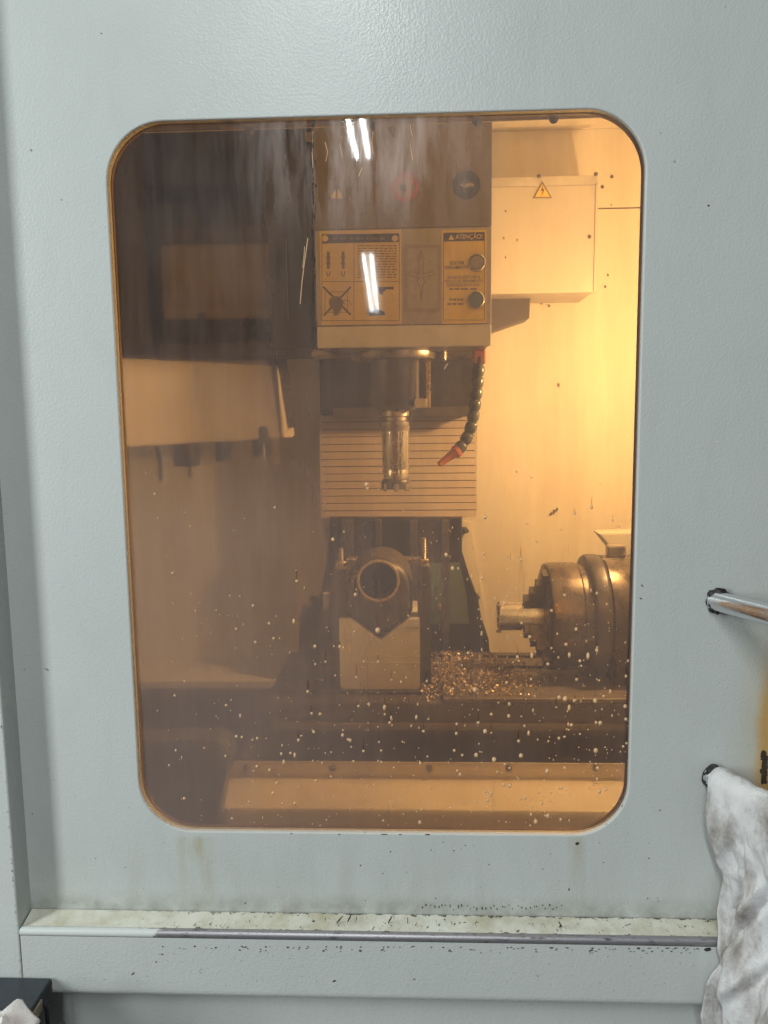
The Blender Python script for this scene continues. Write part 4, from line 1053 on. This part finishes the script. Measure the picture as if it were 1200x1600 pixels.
def clamp(px0, px1, pyt, stud_px, stud_top, label):
    Yc = YV+0.012
    a, c = P(px0, pyt, Yc), P(px1, pyt, Yc)
    root = thing('clamp_post', label, 'clamp', ((a.x+c.x)/2, Yc+0.02, ZTab), 'clamp posts beside the bored workpiece')
    post = MB().prism([(a.x, ZTab+0.0003), (c.x, ZTab+0.0003), (c.x, a.z), (c.x-0.004, a.z+0.004), (a.x+0.006, a.z+0.004), (a.x, a.z-0.002)], Yc, Yc+0.042, 0.0015).build('post', M_dark, root)
    s = P(stud_px, pyt, Yc+0.02); tz = Z(stud_px, stud_top, Yc+0.02)
    b = MB(); prof = []; z = a.z-0.01; k = 0
    while z < tz: prof.append((0.0048 if k % 2 else 0.0060, z)); z += 0.0016; k += 1
    prof.append((0.004, tz+0.001))
    b.lathe(prof, (s.x, Yc+0.02, 0), (0, 0, 1), 14); st = b.build('stud', M_wet, root)
    shared('nut', NUT, st, (s.x, Yc+0.02, a.z+0.0035))
    MB().lathe([(0.0125, 0), (0.0125, 0.0025), (0.007, 0.0026)], (s.x, Yc+0.02, a.z+0.0032), (0, 0, 1), 20).build('washer', M_wet, root)
    return a.z
zc1 = clamp(515, 546, 893, 533, 857, 'dark clamp post with shorter threaded stud beside the swarf-caked stop block')
zc2 = clamp(652, 673, 889, 662, 841, 'slim dark clamp post with taller threaded stud beside the bright swarf heap')
ys = YV+0.155
st = MB(); a, c = P(562, 873, ys), P(648, 892, ys)
st.box(X(541, 880, ys), X(660, 880, ys), ys, ys+0.03, c.z, a.z, 0.0015)
tag(st.build('clamp_strap', M_wet, at=((a.x+c.x)/2, ys, c.z)), 'flat steel clamp strap lying behind the bored workpiece', 'clamp strap')
# swarf-caked stop block at the left
sb = thing('stop_block', 'lumpy dark stop block caked with swarf left of the V-block', 'stop block', (X(495, 1050, .62), 0.62, ZTab))
b = MB(); a, c = P(471, 968, .62), P(521, 1050, .62)
b.box(a.x, c.x, 0.62, 0.70, ZTab+0.0003, a.z, 0.004); b.build('block', M_dark, sb)
MB().box(X(505, 940, .64), X(517, 940, .64), 0.64, 0.68, a.z-0.01, Z(510, 925, .64), 0.003).build('stop_pin', M_wet, sb)
def flakes(name, mat, n, sampler, size, seed, parent=None, label=None, cat=None):
    """little curled chips"""
    b = MB(); bm = b.bm; r = random.Random(seed)
    for i in range(n):
        p, s = sampler(r); s *= size*r.uniform(0.5, 1.5)
        q = Matrix.Rotation(r.uniform(0, 6.28), 3, 'Z') @ Matrix.Rotation(r.uniform(-1.2, 1.2), 3, 'X') @ Matrix.Rotation(r.uniform(-1, 1), 3, 'Y')
        wd = s*r.uniform(0.25, 0.5); k = r.uniform(0.4, 1.5); vs_ = []
        for j in range(4):
            a_ = (j/3-0.5)*k*2; x_ = math.sin(a_)/k*s; z_c = (1-math.cos(a_))/k*s
            for e in (-1, 1): vs_.append(bm.verts.new(p + q @ Vector((x_, e*wd, z_c))))
        for j in range(3): bm.faces.new((vs_[2*j], vs_[2*j+1], vs_[2*j+3], vs_[2*j+2]))
    o = b.build(name, mat, parent); o['kind'] = 'stuff'
    if label: tag(o, label, cat)
    return o
def s_block(r):
    x = r.uniform(a.x-0.004, X(523, 1000, .62)); y = r.uniform(0.612, 0.69); z = a.z+0.012*r.random()**2+0.018*max(0, mnoise.noise(Vector((x*60, y*60, 0))))
    if r.random() < 0.4: y = 0.617; z = r.uniform(ZTab+0.06, a.z+0.01)
    return Vector((x, y, z)), 1.0
flakes('caked_swarf', M_dark, 900, s_block, 0.0035, 4, sb)
# bright swarf on the table
def heap_h(x, y):
    c_ = P(708, 1045, 0.66); dx, dy = (x-c_.x)/0.085, (y-0.66)/0.12
    return 0.015*math.exp(-dx*dx-dy*dy)*(0.8+0.5*mnoise.noise(Vector((x*40, y*40, 2))))
def s_heap(r):
    while True:
        x = r.gauss(P(712, 1045, 0.66).x, 0.062); y = r.gauss(0.655, 0.085)
        if x < X(662, 1040, .66)-0.006 or y < YT0+0.008 or y > YT1 or x > xtr: continue
        break
    return Vector((x, y, ZTab+0.0115*(x > X(690, 1060, .6) and y < YT0+0.13)+0.002+heap_h(x, y)*r.uniform(0.7, 1.0))), 1.0
flakes('swarf_heap', M_swarf, 2900, s_heap, 0.0040, 9, None, 'heap of bright curled metal chips on the table beside the slim clamp post', 'swarf')
def s_left(r):
    c_ = PZ(507, 1058, ZTab); x = r.gauss(c_.x, 0.016); y = r.gauss(c_.y, 0.018)
    return Vector((x, max(YT0+.004, y), ZTab+0.002+0.012*r.random()*math.exp(-((x-c_.x)/.02)**2))), 1.0
flakes('swarf_scatter', M_swarf, 420, s_left, 0.0030, 12, None, 'small scatter of coppery chips on the table at the foot of the stop block', 'swarf')
def s_table(r):
    return Vector((r.uniform(xtl+.005, xtr-.1), r.uniform(YT0+.004, YT1), ZTab+0.0018)), 1.0
flakes('loose_swarf', M_swarf, 500, s_table, 0.0022, 15, None, 'loose metal chips strewn over the dark table top', 'swarf')

# ================================================================== ROTARY TABLE WITH CHUCK
YR = 0.69
zc = Z(850, 962, YR)
fx = X(848, 962, YR)                                     # chuck face
def rx(px): return X(px, 962, YR)
rot = thing('rotary_table', 'oily steel rotary table with a three-jaw chuck lying on its side on the table', 'rotary table', (rx(930), YR, ZTab))
ax = (1, 0, 0)
x_b = rx(912)-fx; x_c = rx(936)-fx; x_d = x_c+0.12
MB().lathe([(0.020, 0.004), (0.020, 0.0), (0.098, 0.0), (0.110, 0.004), (0.112, 0.010), (0.112, x_b-0.02), (0.108, x_b-0.016), (0.108, x_b)], (fx, YR, zc), ax, 64).build('chuck_body', M_chuck, rot)
MB().lathe([(0.100, x_b-0.001), (0.126, x_b), (0.129, x_b+0.004), (0.129, x_c-0.006), (0.124, x_c)], (fx, YR, zc), ax, 64).build('face_ring', M_dark, rot)
MB().lathe([(0.118, x_c-0.001), (0.127, x_c+0.002), (0.127, x_c+0.055), (0.1255, x_c+0.057), (0.1255, x_c+0.060), (0.127, x_c+0.062), (0.127, x_d), (0.11, x_d+0.003)], (fx, YR, zc), ax, 64).build('housing_drum', M_chuck, rot)
MB().box(fx+x_c+0.004, fx+x_d+0.10, YR-0.118, YR+0.115, ZTab+0.0003, zc-0.02, 0.006).build('housing_base', M_chuck, rot)
MB().box(fx+x_d-0.004, fx+x_d+0.12, YR-0.10, YR+0.11, zc-0.06, zc+0.09, 0.010).build('gearbox', M_chuck, rot)
MB().prism(px_pts([(936, 834), (1120, 830), (1120, 920), (1010, 920), (985, 892), (960, 864)], YR+0.14), YR+0.14, YR+0.20, 0.002).build('motor_cover', M_cream2, rot)
jaw = [(0.022, 0), (0.022, -0.028), (0.045, -0.028), (0.045, -0.0205), (0.064, -0.0205), (0.064, -0.013), (0.083, -0.013), (0.083, -0.0055), (0.106, -0.0055), (0.106, 0.004), (0.022, 0.004)]
jaw = [(r_, h_*1.5 if h_ < 0 else h_) for r_, h_ in jaw]
for k, ang in enumerate((20, 140, 260)):
    b = MB(); pts_ = []; t_ = bmesh.new()
    va = [t_.verts.new((h_, -0.0135, r_)) for r_, h_ in jaw]; vb_ = [t_.verts.new((h_, 0.0135, r_)) for r_, h_ in jaw]; n = len(jaw)
    t_.faces.new(va); t_.faces.new(list(reversed(vb_)))
    for i in range(n): t_.faces.new((va[(i+1) % n], va[i], vb_[i], vb_[(i+1) % n]))
    bmesh.ops.recalc_face_normals(t_, faces=t_.faces)
    bmesh.ops.transform(t_, matrix=Matrix.Translation((fx, YR, zc)) @ Matrix.Rotation(math.radians(ang), 4, 'X'), verts=t_.verts)
    b._add(t_); b.build('jaw', M_chuck if k else M_dark, rot)
    # key socket on the rim
    d_ = Vector((0, math.sin(math.radians(-ang+60)), math.cos(math.radians(-ang+60))))
    MB().lathe([(0.012, -0.004), (0.012, 0.0015), (0.007, 0.002), (0.007, -0.003)], Vector((fx+x_b*0.5, YR, zc))+d_*0.1115, d_, 16).build('key_socket', M_dark, rot)
for a_ in range(6):
    an = math.radians(a_*60+10); MB().lathe([(.006, -.001), (.006, .0022), (.0035, .0024), (.0035, 0)], (fx, YR+0.085*math.sin(an), zc+0.085*math.cos(an)), (-1, 0, 0), 10).build('face_screw', M_bolt, rot)
MB().box(fx+x_c+0.012, fx+x_c+0.05, YR-0.012, YR+0.012, zc+0.125, zc+0.150, 0.004).build('lifting_lug', M_wet, rot)
MB().box(fx+x_c-0.004, fx+x_c+0.035, YR-0.03, YR-0.02, zc+0.116, zc+0.126, 0.002).build('index_tab', M_wet, rot)
shf = thing('chucked_shaft', 'short bright steel sleeve gripped in the three-jaw chuck', 'shaft', (rx(800), YR, zc-0.03))
rs_ = 0.0305; xs0 = rx(778)
MB().lathe([(rs_-0.006, 0.03), (rs_-0.006, 0.002), (rs_-0.004, 0.0), (rs_-0.002, 0.0), (rs_, 0.002), (rs_, fx-xs0-0.001)], (xs0, YR, zc), ax, 48).build('sleeve', M_steel, shf)
for s in (-1, 1): MB().box(xs0-0.006, xs0+0.004, YR-0.028, YR-0.020, zc+s*0.027-0.0022, zc+s*0.027+0.0022, 0.0008).build('end_tab', M_wet, shf)

# ================================================================== ELECTRICAL BOX on the back wall
YE = 0.98
eb = thing('electrical_box', 'cream sheet-metal electrical box with a lightning warning triangle', 'electrical box', (X(850, 458, YE), YE, Z(850, 458, YE)))
ex0, ex1 = X(755, 370, YE), X(930, 370, YE); ez0, ez1 = Z(850, 458, YE), Z(850, 290, YE)
MB().box(ex0, ex1, YE, YB-0.001, ez0, ez1, 0.0025).build('body', M_cream2, eb)
zl_ = Z(850, 274, YE+0.0)
MB().hexa([(ex0, YE-0.001, ez1), (ex1+0.002, YE-0.001, ez1), (ex1+0.002, YE+0.008, zl_), (ex0, YE+0.008, zl_), (ex0, YB-0.001, ez1), (ex1+0.002, YB-0.001, ez1), (ex1+0.002, YB-0.001, zl_+.004), (ex0, YB-0.001, zl_+.004)], 0.0012).build('lid', M_strip, eb)
MB().prism(px_pts([(934, 290), (934, 274), (953, 271)], YE+0.01), YE+0.01, YE+0.013).build('corner_tab', M_strip, eb)
MB().box(ex1-0.002, ex1+0.004, YE-0.004, YE+0.03, ez0+0.002, ez1-0.002, 0.001).build('door_edge', M_cream2, eb)
et = tri('warning_triangle', eb, 847.5, 297, 15.5, YE-0.0012, M_fade); tri('print_field', et, 847.5, 298, 11.5, YE-0.0016, M_yellow, 0.0003)
b = MB(); b.prism(px_pts([(849, 288), (845, 298), (848, 298), (846, 307), (851, 295.5), (848, 295.5)], YE-0.002), YE-0.002, YE-0.0016); b.build('print_lightning', M_ink, et)
for a_, c_ in ((842, 275), (931, 272), (956, 276), (941, 292)): bolt(eb, a_, c_, YE-0.001, 0.5, 'screw') if a_ < 935 else bolt(eb, a_, c_, YB-0.004, 0.45, 'screw')
bolt(eb, 921, 370, YE-0.001, 0.45, 'screw')
MB().prism(px_pts([(750, 455), (829, 455), (827, 497), (800, 506), (750, 523)], 1.06), 1.06, YB-0.001).build('support_bracket', M_brown, eb)
def smuts():
    b = MB(); bm = b.bm; r = random.Random(31)
    for (a_, c_, s) in ((873, 601, 4), (866, 799, 4), (861, 803, 3), (870, 796, 3), (790, 402, 2), (787, 372, 2), (808, 375, 2), (790, 330, 2), (846, 474, 2.4), (858, 478, 3), (950, 430, 3), (946, 448, 3), (898, 458, 2), (930, 440, 2.5), (825, 460, 2), (955, 320, 1.6)):
        Y = YB-0.0052
        if c_ < 458 and a_ < 930: Y = YE-0.0006
        p = P(a_, c_, Y); n = 8
        vs_ = [bm.verts.new((p.x+s*0.0012*math.cos(i*6.283/n)*r.uniform(.5, 1.2), Y, p.z+s*0.0016*math.sin(i*6.283/n)*r.uniform(.5, 1.2))) for i in range(n)]
        f = bm.faces.new(vs_); f.normal_update()
        if f.normal.y > 0: f.normal_flip()
    o = b.build('grease_spots', M_brown, wb); o['kind'] = 'stuff'
smuts()

# ================================================================== TOOL MAGAZINE on the left
mag = thing('tool_magazine', 'shadowed tool magazine housing with a pale skirt, left of the spindle head', 'tool magazine', (X(330, 690, .75), 0.75, 1.36))
YM = 0.80
def RM(name, px0, py0, px1, py1, Y, dep, mat, bev=0.002):
    a_, c_ = P(px0, py0, Y), P(px1, py1, Y)
    return MB().box(min(a_.x, c_.x), max(a_.x, c_.x), Y, Y+dep, min(a_.z, c_.z), max(a_.z, c_.z), bev).build(name, mat, mag)
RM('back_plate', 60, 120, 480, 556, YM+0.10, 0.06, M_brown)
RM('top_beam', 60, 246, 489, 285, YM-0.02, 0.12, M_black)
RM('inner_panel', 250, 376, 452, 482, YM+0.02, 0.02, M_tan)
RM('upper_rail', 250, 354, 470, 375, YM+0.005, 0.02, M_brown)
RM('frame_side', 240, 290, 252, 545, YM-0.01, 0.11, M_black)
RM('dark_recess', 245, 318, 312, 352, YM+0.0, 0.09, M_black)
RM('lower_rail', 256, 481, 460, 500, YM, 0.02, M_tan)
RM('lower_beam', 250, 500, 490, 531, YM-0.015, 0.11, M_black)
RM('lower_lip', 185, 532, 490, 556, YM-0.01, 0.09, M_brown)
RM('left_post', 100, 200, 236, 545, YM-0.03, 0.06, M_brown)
for a_, c_ in ((316, 495), (430, 494), (311, 364)): bolt(mag, a_, c_, YM-0.001, 1.0)
# dark upright shutter between magazine and head
RM('shutter', 412, 150, 492, 545, 0.70, 0.02, M_black)
RM('shutter_edge', 446, 372, 452, 500, 0.696, 0.01, M_dark)
RM('upper_bracket', 478, 206, 489, 222, 0.69, 0.02, M_wet, 0.001)
# pale skirt: tapering shell, nearer on the left
yl, yr = 0.62, 0.80
sk = [P(120, 556, yl-0.05), P(424, 571, yr), P(438, 685, yr-0.02), P(120, 702, yl-0.06)]
bk = [p_+Vector((0.01, 0.14, 0)) for p_ in sk]
MB().hexa([sk[3], sk[2], sk[1], sk[0], bk[3], bk[2], bk[1], bk[0]], 0.003).build('skirt', M_skirt, mag)
e0, e1 = P(424, 571, yr), P(438, 685, yr-0.02)
f0, f1 = P(434, 571, yr+0.06), P(444, 686, yr+0.05)
MB().hexa([e1+Vector((.001, 0, 0)), f1, f0, e0+Vector((.001, 0, 0)), e1+Vector((.001, .09, 0)), f1+Vector((0, .05, 0)), f0+Vector((0, .05, 0)), e0+Vector((.001, .09, 0))]).build('skirt_end', M_brown, mag)
def holder(px, py0, py1, r, Y, label, mat):
    p = P(px, py0, Y); z1_ = Z(px, py1, Y); h_ = p.z-z1_
    root = thing('tool_holder', label, 'tool holder', (p.x, Y, z1_), 'tool holders hanging under the magazine skirt')
    MB().lathe([(r*0.8, h_+0.03), (r, h_+0.01), (r, h_*0.35), (r*0.93, h_*0.3), (r*0.93, h_*0.2), (r, h_*0.15), (r*0.97, 0.0), (r*0.5, -0.001)], (p.x, Y, z1_), (0, 0, 1), 28).build('body', mat, root)
    return root, p, z1_
r1, p, zz = holder(291, 695, 728, 0.027, 0.715, 'widest dark tool holder hanging under the magazine skirt, drill tip below', M_dark)
MB().lathe([(0.004, 0.0), (0.004, -0.016), (0.006, -0.017), (0.006, -0.024), (0.002, -0.026)], (p.x+0.006, 0.715, zz+0.001), (0, 0, 1), 12).build('drill_tip', M_dark, r1)
r2, p, zz = holder(348, 692, 720, 0.0165, 0.745, 'narrow dark tool holder hanging between the widest holder and the bright-tipped one', M_dark)
r3, p, zz = holder(409, 688, 712, 0.020, 0.775, 'tool holder with a bright slender tool tip below the skirt corner', M_dark)
MB().lathe([(0.0022, 0.03), (0.0022, 0.0), (0.0042, -0.003), (0.003, -0.010), (0.0, -0.016)], (X(413, 712, .755), 0.752, Z(413, 714, .755)), (0, 0, 1), 12).build('tool_tip', M_steel, r3)
MB().box(X(422, 700, .77), X(431, 700, .77), 0.77, 0.80, Z(425, 725, .77), Z(425, 684, .77), 0.001).build('grip_finger', M_tan, mag)
MB().tube([P(245, 698, .70), P(250, 720, .70), P(251, 752, .70)], 0.0045, 8).build('hanging_hose', M_brown, mag)
# angled arm hanging behind the shutter
MB().hexa([P(432, 668, .86), P(462, 668, .86), P(448, 560, .86), P(418, 560, .86), P(432, 668, .90), P(462, 668, .90), P(448, 560, .90), P(418, 560, .90)]).build('swing_arm', M_brown, mag)

# ================================================================== WORK LAMP inside, right of the window
LP = Vector((0.565, 0.625, 1.565))
lamp = thing('work_lamp', 'frosted dome work lamp on a bracket inside the enclosure beside the window', 'work lamp', (XR, LP.y, LP.z))
q = LP + Vector((0.034, 0, 0))
MB().lathe([(0.040, 0.0), (0.040, 0.006), (0.036, 0.020), (0.024, 0.028), (0.0, 0.030)], q, (-1, 0, 0), 32, cap=False).build('dome', M_lens, lamp)
MB().lathe([(0.0, -0.024), (0.040, -0.024), (0.046, -0.018), (0.046, 0.001), (0.040, 0.001)], q, (-1, 0, 0), 32, cap=False).build('lamp_base', M_dark, lamp)
MB().tube([q+Vector((0.02, 0, 0)), q+Vector((0.08, 0.0, 0.0)), Vector((XR+0.001, LP.y, LP.z))], 0.014, 14).build('arm', M_dark, lamp)
d = bpy.data.lights.new('work_lamp_light', 'POINT'); d.shadow_soft_size = 0.022; d.energy = 19.5; d.color = (1.0, 0.915, 0.79)
lo = bpy.data.objects.new('work_lamp_light', d); C.objects.link(lo); lo.parent = lamp
lo.location = LP - Vector((0.022, 0, 0)) - LOC[lamp.name]
